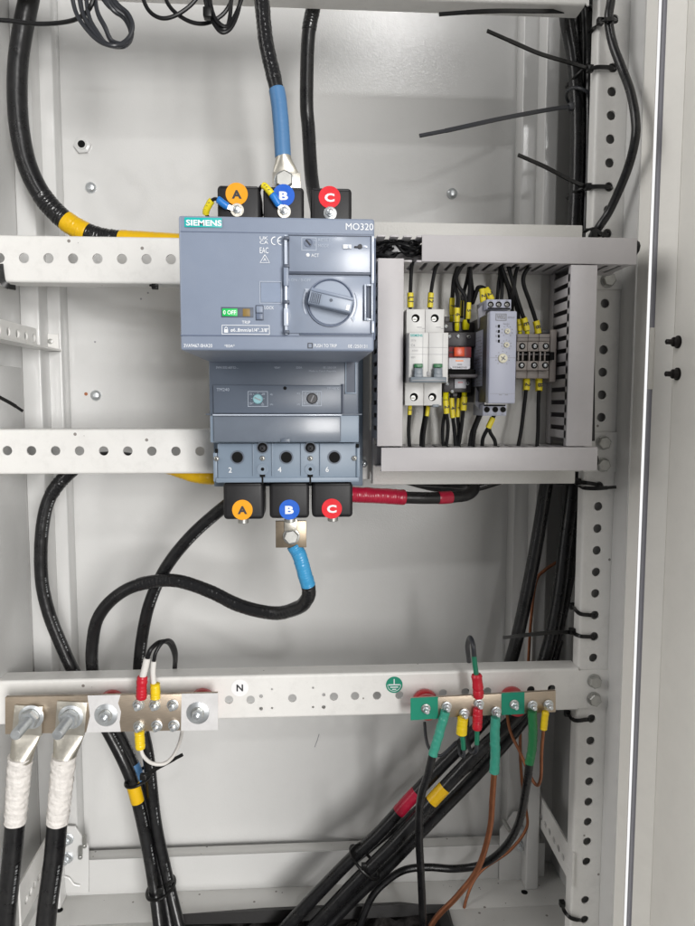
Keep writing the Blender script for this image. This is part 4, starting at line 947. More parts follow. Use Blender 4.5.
wire('slanting wire falling behind the right end of the lilac relay', [(500, 262, yd), (503.5, 276, -0.055), (508.5, 290, -0.052), (511, 306, -0.05)])
wire('wire with 1 marker at the terminal beside the lilac relay', [(500.5, 263, yd), (506, 279, -0.06), (514.5, 300, -0.058), (518.8, 319, -0.052), (519.8, 331, -0.052), (520, 337, -0.05)], marks=((3, 4, '1', 5.0),), ferr=((4.05, 4.8, 4.4),))
wire('wire with E marker at the middle beige terminal', [(507, 262, yd), (511.5, 278, -0.064), (517, 298, -0.064), (523.4, 318, -0.056), (526.8, 330.6, -0.056), (527.4, 336, -0.054)], r=2.1, marks=((3, 4, 'E', 6.4),), ferr=((4.05, 4.8, 5.0),))
wire('wire crossing in front of its neighbours down behind the lilac relay', [(520, 262, yd), (516, 272, -0.062), (514, 288, -0.066), (512.6, 300, -0.062), (512, 312, -0.05)])
wire('curved wire with 8 marker at the terminal by the end clamp', [(535.5, 262, yd), (526, 271, -0.06), (523.4, 283, -0.06), (530, 303, -0.056), (535.8, 321, -0.053), (538.2, 334, -0.053), (538.6, 338, -0.05)], r=2.1, marks=((4, 4.95, '8', 6.2),))
# lower side
wire('wire below the left pole of the white breaker with small marker', [(410, 404, -0.055), (409.6, 412, -0.057), (408.6, 430, -0.058), (409.4, 447, yd)], marks=((0.2, 1.2, '1', 4.0),))
wire('wire below the right pole of the white breaker with slim marker', [(428.5, 404, -0.055), (427, 414, -0.057), (424, 432, -0.058), (423, 447, yd)], marks=((0.2, 1.15, '', 4.0),))
wire('plain wire close behind the slim marker under the white breaker', [(425, 404, -0.05), (424.6, 416, -0.05), (421.6, 434, -0.055), (421, 447, yd)])
wire('wire with 2 marker under the relay socket', [(446, 390, -0.060), (445.6, 400, -0.064), (446.4, 412, -0.064), (448, 428, -0.062), (446, 447, yd)], marks=((1.05, 2.1, '2', 5.6),), ferr=((0.1, 1.0, 5.8),))
wire('wire leaving the 2 marker to the left under the relay socket', [(445.6, 410, -0.058), (442.8, 425, -0.058), (442.6, 438, -0.06), (443.6, 447, yd)], r=1.7)
wire('wire with 4 marker under the relay socket', [(451.4, 393, -0.055), (451.6, 404, -0.056), (452.8, 418, -0.056), (454.5, 432, -0.058), (455.5, 447, yd)], marks=((0.5, 2.0, '4', 5.2),))
wire('wire with 1 marker under the relay socket', [(459.5, 392, -0.056), (459.0, 402, -0.058), (457.8, 417, -0.058), (459, 432, -0.058), (456.5, 447, yd)], marks=((0.7, 2.0, '1', 4.8),))
wire('wire with 3 marker under the relay socket', [(464.4, 388, -0.060), (464.2, 397, -0.064), (463.2, 409.5, -0.064), (461.4, 428, -0.062), (458.5, 447, yd)], marks=((1.0, 2.05, '3', 6.2),), ferr=((0.1, 0.95, 5.4),))
wire('thick wire leaving the lilac relay beside the dark side', [(482, 408, -0.06), (480.5, 414, -0.062), (474.5, 430, -0.062), (472.4, 447, yd)], r=2.4, marks=((0.2, 1.1, '', 4.4),))
wire('second wire running along the thick one under the lilac relay', [(480, 408, -0.056), (477.5, 418, -0.058), (472, 432, -0.06), (469.4, 447, yd)], r=2.0)
wire('wire under the lilac relay with slanting blank marker', [(495, 413, -0.062), (492.8, 418, -0.064), (488, 428, -0.064), (483, 438, -0.062), (482, 447, yd)], r=2.0, marks=((1, 2, '', 5.4),))
wire('wire forking right below the slanting marker', [(488.8, 424, -0.058), (490, 432, -0.06), (494.5, 440, -0.06), (496, 447, yd)], r=1.9)
wire('wire with 2 marker hanging from the middle beige terminal', [(526.4, 376, -0.048), (526, 390.5, -0.052), (524, 408, -0.054), (521.5, 428, -0.056), (518, 447, yd)], marks=((0.2, 1.0, '2', 6.6),))
wire('wire with B marker hanging from the terminal by the end clamp', [(538.8, 376, -0.048), (538.8, 391, -0.052), (538.2, 408, -0.054), (538, 428, -0.056), (537, 447, yd)], marks=((0.2, 1.0, 'B', 6.6),))

# ---------------------------------------------------------------- busbars
def insulator(parent, u, v, Yb, rpx):
    q = Part('insulator', parent); c = at(u, v, -0.0003); ee = pm(-0.015)
    d = Yb+0.0003
    q.lathe(c, [(0, rpx*ee*0.86), (0.004, rpx*ee), (0.010, rpx*ee), (0.013, rpx*ee*0.9), (0.017, rpx*ee*0.98), (0.022, rpx*ee*0.98), (-d*0.98 if -d > 0.024 else 0.025, rpx*ee*0.86)], 'insulator_red'); return q.done()
YN_ = -0.032
nb = thing('neutral_busbar', 'flat metal busbar with white end patches and two large lug bolts', 'busbar', at(111, 735, YN_))
def bar_quad(part, pts, Yf, Yb, m, bev=0.0004):
    return part.prism([(at(u, v, Yf).x, at(u, v, Yf).z) for u, v in pts], 'y', Yf, Yb, m, bev=bev)
q = Part('bar', nb); bar_quad(q, [(5, 697.2), (217.6, 693.2), (217.6, 729.6), (5, 734.2)], YN_, YN_+0.005, 'busbar_metal'); q.done()
for pts in ([(87.5, 695.4), (120.5, 694.8), (118, 703), (121, 712), (119.5, 722), (120.8, 731.6), (86, 732.4), (90, 716)], [(181.5, 693.7), (218, 693), (218, 729.8), (181, 730.6)]):
    q = Part('white_patch', nb); bar_quad(q, pts, YN_-0.0006, YN_-0.0001, 'pad_white', 0); q.done()
insulator(nb, 113.5, 700, YN_+0.0052, 13); insulator(nb, 203.5, 698.5, YN_+0.0052, 13)
for u, v in ((106.2, 714.8), (198, 712.6)):
    q = Part('mounting_bolt', nb); c = at(u, v, YN_-0.0006); ee = pm(YN_)
    q.lathe(c, [(0, 11.6*ee), (0.001, 11.6*ee), (0.0014, 11.0*ee)], 'zinc', seg=36); q.lathe(c+Vector((0, -0.0014, 0)), [(0, 6.6*ee), (0.0016, 6.6*ee)], 'zinc_dull'); q.hexa(c+Vector((0, -0.003, 0)), 5.8*ee, 0.0055, 'zinc', turn=0.5)
    q.lathe(c+Vector((0, -0.0085, 0)), [(0, 2.6*ee), (0.003, 2.6*ee), (0.0034, 2.0*ee)], 'zinc'); q.done()
for u, v in ((138.5, 704.6), (155, 704.6), (172.8, 704.8), (139.2, 726), (156.8, 725.4), (174, 725)):
    q = Part('terminal_screw', nb); c = at(u, v, YN_-0.0001); ee = pm(YN_); q.lathe(c, [(0, 5.8*ee), (0.001, 5.8*ee), (0.0013, 5.2*ee)], 'zinc'); q.lathe(c+Vector((0, -0.0013, 0)), [(0, 4.6*ee), (0.0014, 4.6*ee)], 'zinc_dull'); q.hexa(c+Vector((0, -0.0027, 0)), 4.3*ee, 0.0034, 'zinc', turn=random.uniform(0, 1)); q.lathe(c+Vector((0, -0.0061, 0)), [(0, 2.2*ee), (0.0045, 2.2*ee), (0.005, 1.6*ee)], 'zinc'); q.done()
for u, v, r0 in ((31.5, 716.5, 0.2), (71, 716.6, 0.5)):
    q = Part('lug_bolt', nb); Yl = YN_-0.0032; c = at(u, v, Yl); ee = pm(Yl)
    q.lathe(c, [(0, 12.4*ee), (0.0012, 12.4*ee), (0.0016, 11.6*ee)], 'zinc'); q.lathe(c+Vector((0, -0.0016, 0)), [(0, 9*ee), (0.002, 9*ee)], 'zinc_dull'); q.hexa(c+Vector((0, -0.0036, 0)), 9.6*ee, 0.0075, 'zinc', turn=r0)
    prof = [(0, 5.4*ee)]
    for k in range(26): h = 0.009+k*0.00115; prof += [(h, 5.3*ee), (h+0.0006, 4.8*ee)]
    prof += [(0.0395, 5.0*ee), (0.0402, 4.3*ee)]; q.lathe(c, prof, 'zinc', seg=24); q.done()
# white taped cables with lugs on the neutral bar
def lug_cable(label, lugp, neck, P, rt_, rb):
    t = thing('power_cable', label, 'cable', at(P[-1][0], P[-1][1], P[-1][2]), 'white taped neutral cables')
    q = Part('cable_lug', t); Yf = YN_-0.0030
    bar_quad(q, lugp, Yf, YN_-0.0002, 'tinned', 0.0005)
    # flattened neck widening from the barrel into the plate
    (ua, va), (ub, vb) = neck; A = at(ua, va, Yf+0.0015); B = at(ub, vb, -0.036); n = 14; pts = []; wd = []; th = []
    wa = (lugp[1][0]-lugp[0][0])/2*pm(Yf); wb = rt_*pm(-0.036)*0.96
    b = bmesh.new(); b.loops.layers.uv.new('UV'); rings = []
    for i in range(n+1):
        f = i/n; s = f*f*(3-2*f); c = A.lerp(B, f); w = wa+(wb-wa)*s; h = 0.0015+(wb-0.0015)*s
        rings.append([b.verts.new(c+Vector((w*math.copysign(abs(math.cos(a))**(0.5+0.5*s), math.cos(a)), -h*math.sin(a), 0))) for a in [2*PI*k/24 for k in range(24)]])
    for X, Y in zip(rings, rings[1:]):
        for k in range(24): b.faces.new((X[k], X[(k+1) % 24], Y[(k+1) % 24], Y[k]))
    b.faces.new(rings[0]); b.faces.new(rings[-1]); q.merge(b, 'tinned'); q.done()
    path = Path(P, 12)
    q = Part('jacket', t); q.frame_tube(path.sub(1.9), rb*pm(-0.036), 'cable_print', 24); q.done()
    q = Part('tape_wrap', t); pts = path.sub(0, 2, 40); L = len(pts); rad = []
    for i in range(L):
        f = i/(L-1); r = rt_+(rb+0.5-rt_)*f
        rad.append(r*1.01*pm(-0.036))
    q.frame_tube(pts, rad, 'tape_white', 40, radf=wrap(P[0][0], 0.10, 6.5)); q.done()
lug_cable('left of the two thick white taped cables hanging from the busbar', [(14.4, 705), (42.4, 706.5), (41.5, 736), (11.5, 735)], ((26.8, 734), (20.5, 762)), [(20.5, 756, -0.036), (17.8, 789, -0.034), (15.2, 822, -0.032), (12, 860, -0.03), (7, 905, -0.028), (4, 945, -0.026)], 11.6, 9.9)
lug_cable('right of the two thick white taped cables hanging from the busbar', [(57.0, 701), (87, 702.5), (84, 736), (54.5, 735)], ((69.5, 734), (64, 760)), [(64, 755, -0.036), (61, 788, -0.034), (57.2, 822, -0.032), (54, 858, -0.03), (48, 902, -0.028), (44, 945, -0.026)], 11.8, 10.2)

# small wires on the neutral bar
def lug_wire(label, cat, segs, group=None, ring=None):
    """segs: list of (part name, points, r px, material, wrinkle)"""
    t = thing('busbar_wire', label, cat, at(*segs[0][1][0]), group)
    if ring:
        u, v, Y = ring; q = Part('ring_lug', t); c = at(u, v, Y); q.lathe(c, [(0, 5.6*pm(Y)), (0.0009, 5.6*pm(Y))], 'tinned', seg=20); q.done()
    for pn, P, r, m, wr in segs:
        q = Part(pn, t); pts = Path(P, 24 if pn == 'tape' else 10).sub(); wr = 0 if pn == 'tape' else wr; rad = [r*pm(P[0][2])*(1+(wr*random.uniform(-1, 1) if wr else 0)) for _ in pts]
        if wr: rad[0] *= 0.8; rad[-1] *= 0.85
        q.frame_tube(pts, rad, m, 18, radf=wrap(P[0][0]*0.1, 0.13, 4.0) if pn == 'tape' else None); q.done()
    return t
NG = 'thin wires bolted to the neutral busbar'
Yw_ = YN_-0.004
lug_wire('thin wire with red boot and white tube looping up from the neutral busbar', 'wire', [('boot', [(141.5, 699, Yw_), (141.6, 688, Yw_), (142.4, 676, Yw_)], 5.4, 'boot_red', 0.07), ('tube', [(142.6, 677, Yw_), (145, 668, Yw_), (147.2, 658, Yw_)], 3.5, 'wire_white', 0), ('insulation', [(147, 659, Yw_), (151, 649, Yw_), (160, 642, -0.025), (169, 643, -0.01), (174.5, 655, 0.01), (174.5, 668, 0.032), (172, 690, 0.04)], 2.4, 'wire_black', 0)], NG, (139.5, 704.4, YN_-0.0012))
lug_wire('thin wire with yellow boot and white tube looping up from the neutral busbar', 'wire', [('boot', [(155.5, 699, Yw_), (155.4, 690, Yw_), (155, 683, Yw_)], 4.9, 'boot_yellow', 0.07), ('tube', [(153.8, 684, Yw_), (153.0, 672, Yw_), (153.8, 661, Yw_)], 2.7, 'wire_white', 0), ('insulation', [(153.6, 662, Yw_), (156, 652, Yw_), (163, 642, -0.03), (171, 641, -0.015), (176, 652, 0.006), (175.5, 668, 0.03), (174, 690, 0.04)], 1.9, 'wire_black', 0)], NG, (155, 704.4, YN_-0.0012))
lug_wire('white wire with yellow boot looping below the neutral busbar', 'wire', [('boot', [(139.3, 731, Yw_), (139.8, 740, Yw_), (140.4, 748.5, Yw_)], 5.0, 'boot_yellow', 0.06), ('insulation', [(140.4, 747, Yw_), (143.5, 756, Yw_), (152, 763, -0.03), (164, 763.5, -0.025), (173, 756, -0.015), (179, 744, 0.0), (182, 731, 0.02), (183, 715, 0.03)], 1.9, 'wire_white', 0)], NG, (139.4, 726.4, YN_-0.0012))

# ---------------------------------------------------------------- earth busbar
YE = -0.032
eb = thing('earth_busbar', 'short metal busbar with two green patches and a row of earth screws', 'busbar', at(483, 720, YE))
q = Part('bar', eb); bar_quad(q, [(411, 698.7), (555.8, 690.6), (555.8, 712), (411, 719.4)], YE, YE+0.004, 'busbar_metal'); q.done()
for pts in ([(410.6, 698.2), (438, 696.7), (438, 718.6), (410.6, 720.2)], [(501.6, 693.2), (524.6, 692), (524.4, 713.8), (501.6, 715)]):
    q = Part('green_patch', eb); bar_quad(q, pts, YE-0.0007, YE-0.0001, 'green_sticker', 0); q.done()
insulator(eb, 424.2, 699, YE+0.0042, 13.2); insulator(eb, 510.5, 696, YE+0.0042, 12.6)
ESC = ((425.8, 708.2), (446.6, 706), (464, 713), (478.8, 703.4), (496, 711), (514, 704), (532.2, 704.8), (548.2, 704.2))
for i, (u, v) in enumerate(ESC):
    q = Part('earth_screw', eb); c = at(u, v, YE-(0.0008 if i in (0, 5) else 0.0014)); ee = pm(YE)
    q.lathe(c, [(0, 5.0*ee), (0.001, 5.0*ee), (0.0013, 4.5*ee)], 'zinc_dull' if i in (0, 5) else 'zinc'); q.hexa(c+Vector((0, -0.0013, 0)), 4.1*ee, 0.0034, 'zinc', turn=i*0.4); q.lathe(c+Vector((0, -0.0047, 0)), [(0, 2.3*ee), (0.005, 2.3*ee), (0.0056, 1.7*ee)], 'zinc'); q.done()
EG = 'earth wires bolted to the green patched busbar'
Ye = YE-0.005
lug_wire('black earth cable with ragged teal tape hanging from the earth busbar', 'cable', [('tape', [(445.5, 711, Ye), (441, 727, Ye), (437, 741, Ye), (432.6, 755, Ye)], 4.9, 'tape_teal', 0.09), ('jacket', [(433.2, 752, Ye), (428, 774, Ye), (420.5, 800, -0.03), (419.2, 838, -0.02), (421, 875, -0.01), (423.5, 930, 0.0)], 4.3, 'cable_black', 0)], EG, (446.6, 706, YE-0.0003))
# ragged tape tail
lug_wire('earth wire with yellow boot and green sheath below the earth busbar', 'wire', [('boot', [(463, 717, Ye), (462, 726, Ye), (461.4, 734.5, Ye)], 5.6, 'boot_yellow', 0.06), ('sheath', [(461.6, 733, Ye), (463, 741, Ye), (463.4, 749, Ye)], 2.6, 'wire_green', 0), ('insulation', [(463.4, 748, Ye), (464, 756, Ye), (460, 754, -0.03), (457.4, 742, -0.024), (450, 748, -0.018), (440, 755.5, -0.012), (430, 749, -0.006), (426, 738, 0.0), (424.5, 722, 0.012)], 1.7, 'wire_grey', 0)], EG, (464, 713, YE-0.0003))
lug_wire('earth wire with red boot and green sheath looping up over the rail', 'wire', [('boot', [(478.6, 698, Ye), (477.8, 686, Ye), (476.4, 674, Ye)], 5.6, 'boot_red', 0.07), ('sheath', [(476.6, 676, Ye), (475, 665, Ye), (474, 656, Ye)], 2.7, 'wire_green', 0), ('insulation', [(474.2, 657, Ye), (473, 645, Ye), (470, 637.5, -0.025), (467.4, 645, -0.005), (468.2, 655, 0.012), (469.5, 668, 0.034), (470, 690, 0.045)], 2.5, 'wire_grey', 0)], EG, (478.8, 703.4, YE-0.0003))
lug_wire('earth wire with red boot and green sheath hanging below the earth busbar', 'wire', [('boot', [(478, 708, Ye), (477.4, 719, Ye), (477, 729.5, Ye)], 5.2, 'boot_red', 0.07), ('sheath', [(477, 728, Ye), (477, 736, Ye), (476.8, 744, Ye)], 2.6, 'wire_green', 0), ('insulation', [(476.8, 743, Ye), (476.4, 750, Ye), (472.5, 752.5, -0.03), (469, 747, -0.022), (467.5, 736, -0.01), (467, 718, 0.012)], 2.3, 'wire_grey', 0)], EG)
lug_wire('braided copper strand with long teal tape hanging from the earth busbar', 'wire', [('tape', [(495.6, 717, Ye), (494.8, 735, Ye), (495.2, 754, Ye), (494.2, 772.5, Ye)], 5.0, 'tape_teal', 0.10), ('strand', [(494.2, 771, Ye), (492.6, 795, -0.034), (489.6, 830, -0.028), (478, 868, -0.02), (458, 895, -0.012), (436, 918, -0.004), (420, 945, 0.0)], 3.2, 'copper', 0)], EG, (496, 711, YE-0.0003))
lug_wire('black earth cable with dark green sleeve curving across the floor', 'cable', [('tape', [(532, 711, Ye), (532.8, 728, Ye), (532.4, 746, Ye), (529.4, 763.5, Ye)], 4.7, 'tape_green', 0.04), ('jacket', [(529.8, 761, Ye), (526.6, 785, -0.03), (519, 822, 0.0), (504, 848, 0.03), (482, 864, 0.055), (455, 868.5, 0.065), (428, 867, 0.068), (404, 870, 0.068), (384, 883, 0.066), (370, 900, 0.062), (356, 935, 0.055)], 4.4, 'cable_black', 0)], EG, (532.2, 704.8, YE-0.0003))
lug_wire('bare copper wire with small yellow boot at the end of the earth busbar', 'wire', [('boot', [(545.6, 711, Ye), (544.4, 720, Ye), (543.4, 729.5, Ye)], 3.8, 'boot_yellow', 0.05), ('strand', [(543.6, 728, Ye), (541.6, 752, Ye), (541, 776, -0.03), (537.4, 785, -0.02), (531, 777, -0.01), (520, 752, 0.01), (510, 730, 0.03), (505, 700, 0.05)], 1.8, 'copper', 0)], EG, (548.2, 704.2, YE-0.0003))
lug_wire('thin bare copper wire running down behind the bottom rail', 'wire', [('strand', [(560, 560, 0.10), (545, 570, 0.10), (536, 582, 0.10), (531, 620, 0.10), (527, 680, 0.10), (521, 720, 0.10), (520.5, 760, 0.10), (524, 800, 0.105), (527, 826, 0.105), (510, 850, 0.10), (480, 872, 0.09), (466, 900, 0.08), (460, 940, 0.07)], 1.6, 'copper', 0)])

# ---------------------------------------------------------------- power cables
PG = 'thick black power cables'
D = 0.05
cable('power_cable', 'thickest cable curving down the upper left into the yellow phase A sleeve', [(33, -22, 0.045), (28.5, 2, 0.045), (22.8, 30, 0.045), (18.4, 60, 0.045), (17.2, 92, 0.045), (19.2, 127, 0.045), (26.2, 162, 0.046), (38.5, 190, 0.047), (55, 211.5, 0.048), (74, 226.5, 0.048), (95, 236, 0.047), (120, 240.5, 0.045), (160, 243, 0.04), (205, 246, 0.03), (236, 250, -0.002)], 0.0102, 'cable_black', [('tape_band', 8.55, 9.65, 'tape_yellow', 0.0008, 0.02), ('insulating_tape', 7.2, 8.6, 'tape_black', 0.0004, 0.04), ('insulating_tape', 9.6, 11.1, 'tape_black', 0.0002, 0.05), ('phase_sleeve', 11.0, 14, 'tape_yellow', 0.0007, 0.02)], group=PG, seg=28, n=12)
def topB(t, path):
    q = Part('cable_lug', t); Y = -0.04
    b = bmesh.new(); b.loops.layers.uv.new('UV'); rings = []; A = at(283.2, 156, -0.036); B = at(286, 174, -0.040)
    for i in range(13):
        f = i/12; s = f*f*(3-2*f); c = A.lerp(B, f); w = 0.0074+0.0046*s; h = 0.0074-0.0055*s
        rings.append([b.verts.new(c+Vector((w*math.cos(a), -h*math.sin(a), 0))) for a in [2*PI*k/24 for k in range(24)]])
    for X, Yy in zip(rings, rings[1:]):
        for k in range(24): b.faces.new((X[k], X[(k+1) % 24], Yy[(k+1) % 24], Yy[k]))
    b.faces.new(rings[0]); b.faces.new(rings[-1]); q.merge(b, 'tinned')
    q.bpx(272.4, 172.4, 300.6, 196, -0.042, -0.039, 'tinned', 0.0005)
    q.done()
    q = Part('lug_bolt', t); c = at(284.5, 181.5, -0.0421); q.lathe(c, [(0, 0.0098), (0.0014, 0.0098), (0.0018, 0.009)], 'zinc'); q.hexa(c+Vector((0, -0.0018, 0)), 0.0088, 0.006, 'zinc_dull', turn=0.55); q.done()
cable('power_cable', 'cable with long blue sleeve and bolted lug coming down to the upper B boot', [(259, -22, -0.02), (262, 3, -0.022), (266, 42, -0.026), (273.5, 76, -0.03), (278.2, 98, -0.032), (281, 125, -0.034), (283, 158, -0.036)], 0.0070, 'cable_black', [('insulating_tape', 0.6, 3.2, 'tape_black', 0.0003, 0.03), ('phase_sleeve', 3.6, 6, 'sleeve_blue', 0.0008, 0.012)], group=PG, seg=24, extra=topB)
cable('power_cable', 'plain black cable dropping behind the upper C boot', [(318, -20, 0.04), (314.4, 3, 0.04), (309.6, 26, 0.042), (307.4, 52, 0.044), (306.6, 104, 0.045), (308.5, 130, 0.045), (311.6, 178, 0.03), (318, 215, 0.0), (325, 250, -0.02)], 0.0073, 'cable_black', [('insulating_tape', 1.2, 2.2, 'tape_black', 0.0004, 0.03)], group=PG)
# right hand bundle
cable('power_cable', 'left cable of the tied bundle down the upper right, passing behind the plate', [(563, -20, 0.05), (567, 22, 0.05), (574, 64, 0.05), (577.5, 127, 0.05), (575, 221, 0.05), (567, 330, 0.055), (556, 430, 0.06), (546.2, 485, 0.06), (536.6, 544, 0.06), (522.6, 614, 0.06), (510.5, 662, 0.06), (494, 706, 0.06), (468, 738, 0.06), (440, 767, 0.06), (409, 800, 0.06), (378, 834, 0.06), (343, 867, 0.058), (288, 925, 0.05), (262, 955, 0.045)], 0.0077, 'cable_print', [('tape_band', 13.75, 14.35, 'tape_red', 0.0005, 0.01)], group=PG)
cable('power_cable', 'middle cable of the tied bundle with a yellow tape band above the floor', [(577, -20, 0.062), (581, 24, 0.062), (583.5, 70, 0.062), (583.5, 127, 0.062), (581, 221, 0.062), (580, 330, 0.062), (577, 430, 0.06), (571.6, 488, 0.058), (566.4, 532, 0.056), (557.4, 602, 0.052), (545, 658, 0.050), (525, 706, 0.048), (478, 752, 0.046), (440, 792, 0.046), (395, 842, 0.046), (357, 880, 0.044), (314, 926, 0.04), (292, 950, 0.035)], 0.0077, 'cable_print', [('tape_band', 12.88, 13.2, 'tape_yellow', 0.0005, 0.01)], group=PG)
cable('power_cable', 'rear cable of the tied bundle, mostly hidden by its neighbours', [(586, -20, 0.05), (589, 30, 0.05), (589.5, 80, 0.05), (589, 160, 0.05), (586, 240, 0.052), (585, 330, 0.07), (583, 430, 0.075), (577, 490, 0.075), (571, 560, 0.075), (556, 636, 0.072), (532, 706, 0.07), (488, 762, 0.068), (440, 812, 0.066), (392, 862, 0.064), (350, 902, 0.06), (310, 945, 0.05)], 0.0072, 'cable_black', group=PG)
cable('power_cable', 'thin black cable beside the tied bundle, lowest on the diagonal run', [(560, 640, 0.085), (545, 690, 0.085), (500, 742, 0.085), (440, 790, 0.085), (380, 840, 0.085), (325, 885, 0.08), (268, 940, 0.07)], 0.0045, 'cable_black', group=PG)
cable('power_cable', 'black cable looping in front of the upper perforated post and back', [(611.5, -22, -0.012), (611, 0, -0.012), (608.6, 20, -0.014), (613, 45, -0.016), (622, 69, -0.026), (630.5, 92, -0.040), (635.3, 118, -0.050), (635, 140, -0.050), (627, 171, -0.034), (610, 210, -0.012), (597, 230, -0.004), (588, 245, 0.03), (584, 270, 0.04)], 0.0044, 'cable_black', group=PG)
# lower left
cable('power_cable', 'phase A cable bowing out far left between the middle and bottom rails', [(236, 470, 0.03), (222, 477, 0.034), (196, 475.5, 0.036), (165, 466, 0.04), (120, 458, 0.042), (88, 461, 0.042), (65, 477, 0.042), (48.8, 500, 0.042), (41.8, 534, 0.042), (41.6, 578, 0.044), (48.6, 612, 0.046), (61, 644, 0.048), (76, 676, 0.05), (96, 710, 0.052), (112, 738, 0.052), (126, 766, 0.05), (134.6, 790, 0.05), (145, 834, 0.05), (153.6, 882, 0.045), (160, 930, 0.03), (163, 955, 0.02)], 0.0071, 'cable_print', [('phase_sleeve', 0, 3.1, 'tape_yellow', 0.0010, 0.03), ('tape_band', 15.78, 16.3, 'tape_yellow', 0.0006, 0.01), ('insulating_tape', 5.6, 6.8, 'tape_black', 0.0004, 0.04)], group=PG, seg=20)
cable('power_cable', 'black cable running from behind the lower A boot down to the left floor bundle', [(244, 494, -0.01), (224, 507, 0.005), (191, 536, 0.02), (165.6, 568, 0.03), (150, 602, 0.04), (142.2, 637, 0.046), (138.6, 676, 0.05), (140, 715, 0.055), (148.5, 757, 0.055), (156, 823, 0.055), (168.6, 882, 0.05), (179.5, 928, 0.035), (185, 955, 0.02)], 0.0068, 'cable_print', group=PG)
def lowB(t, path):
    q = Part('cable_lug', t); q.bpx(275.6, 521, 306.4, 547.6, -0.046, -0.042, 'brass_plate', 0.0005); q.bpx(284, 519, 297, 531, -0.048, -0.0462, 'tinned', 0.0008); q.done()
    q = Part('lug_bolt', t); c = at(291.4, 536, -0.0462); q.hexa(c, 0.0075, 0.005, 'zinc_dull', turn=0.2, washer=0.0085); q.done()
cable('power_cable', 'phase B cable in light blue tape that loops left under the breaker', [(293.5, 545, -0.040), (299.6, 556, -0.040), (305, 575, -0.038), (308.6, 588, -0.034), (307.5, 598, -0.03), (298, 607.5, -0.02), (274, 613, -0.005), (240, 605.5, 0.006), (210, 591.4, 0.014), (178, 581, 0.02), (152, 581.5, 0.024), (124.6, 590.5, 0.026), (103, 609.5, 0.03), (93.6, 634, 0.034), (93.4, 675, 0.04), (110, 716, 0.055), (134, 766, 0.062), (147, 812, 0.062), (160, 870, 0.056), (170.5, 928, 0.042), (174, 955, 0.03)], 0.0068, 'cable_print', [('phase_tape', 0, 2.75, 'tape_blue', 0.0006, 0.04), ('insulating_tape', 2.6, 10.5, 'tape_black', 0.0004, 0.025), ('tape_band', 15.95, 16.3, 'sleeve_blue', 0.0004, 0.01)], group=PG, seg=20, extra=lowB)
cable('power_cable', 'phase C cable in red tape leaving the lower C boot to the right', [(340, 493, -0.035), (354, 494.6, -0.03), (372, 495.4, -0.026), (390, 496.4, -0.022), (405, 497.4, -0.02), (430, 498, -0.016), (452, 497, -0.01), (468, 494.5, 0.0), (474, 488, 0.014), (466, 484, 0.03), (440, 482, 0.04), (415, 480, 0.045)], 0.0064, 'cable_black', [('phase_tape', 0.3, 4.0, 'tape_red', 0.0016, 0.025), ('tape_band', 5.35, 5.95, 'tape_red', 0.0004, 0.01)], group=PG, seg=20)
cable('power_cable', 'second black cable behind the red taped one below the control plate', [(400, 478, 0.06), (430, 486, 0.06), (455, 489, 0.058), (476, 487, 0.055), (500, 480, 0.055)], 0.0055, 'cable_black', group=PG)

# ---------------------------------------------------------------- sense wires on the upper boots
def sense(label, P, sl, tag, r=1.7, mm='wire_black'):
    path = Path(P, 10); t = thing('sense_wire', label, 'wire', path.pt(0), 'thin sensing wires on the upper boots')
    c = at(*P[0]); e = pm(P[0][2])
    q = Part('ring_lug', t); q.lathe(c+Vector((0, 0.0, 0)), [(0, 6.3*e), (0.0009, 6.3*e)], 'tinned', seg=24); q.strap(path.sub(0.15, sl[0]), 4.4*e, 0.0009, 'tinned'); q.done()
    q = Part('insulating_sleeve', t); pts = path.sub(sl[0]-0.1, sl[1], 8); q.frame_tube(pts, [3.6*e*(0.9 if i in (0, len(pts)-1) else 1) for i in range(len(pts))], 'ferrule_blue', 14); q.done()
    q = Part('insulation', t); q.frame_tube(path.sub(sl[1]-0.1), r*e, mm, 10); q.done()
    q = Part('wire_marker', t); pts = path.sub(tag[0], tag[1], 8); q.frame_tube(pts, 3.3*e, 'marker_yellow', 14); mk = q.done()
    q = Part('lettering', mk)
    for f in (0.3, 0.55, 0.8):
        k = path.pt(tag[0]+(tag[1]-tag[0])*f); q.box(k.x-0.0009, k.x+0.0009, k.y-3.3*e-0.0002, k.y-3.3*e, k.z-0.0003, k.z+0.0003, 'print_dark', 0)
    q.done()
sense('sensing wire with tilted blue sleeve on the A boot screw', [(237.2, 210.4, -0.0632), (226.5, 206, -0.066), (217.5, 199.6, -0.067), (212.4, 200.2, -0.066), (208.4, 206, -0.064), (206, 213.6, -0.06), (212, 222, -0.05)], (0.95, 2.0), (3.1, 5.0))
sense('sensing wire with steep blue sleeve and yellow marker on the B boot screw', [(284.2, 211.8, -0.0632), (278.6, 204.5, -0.066), (272, 194.6, -0.067), (264, 186, -0.067), (259.6, 189.5, -0.06), (259, 199, -0.05), (262, 216, -0.04)], (0.95, 2.0), (2.05, 3.1))

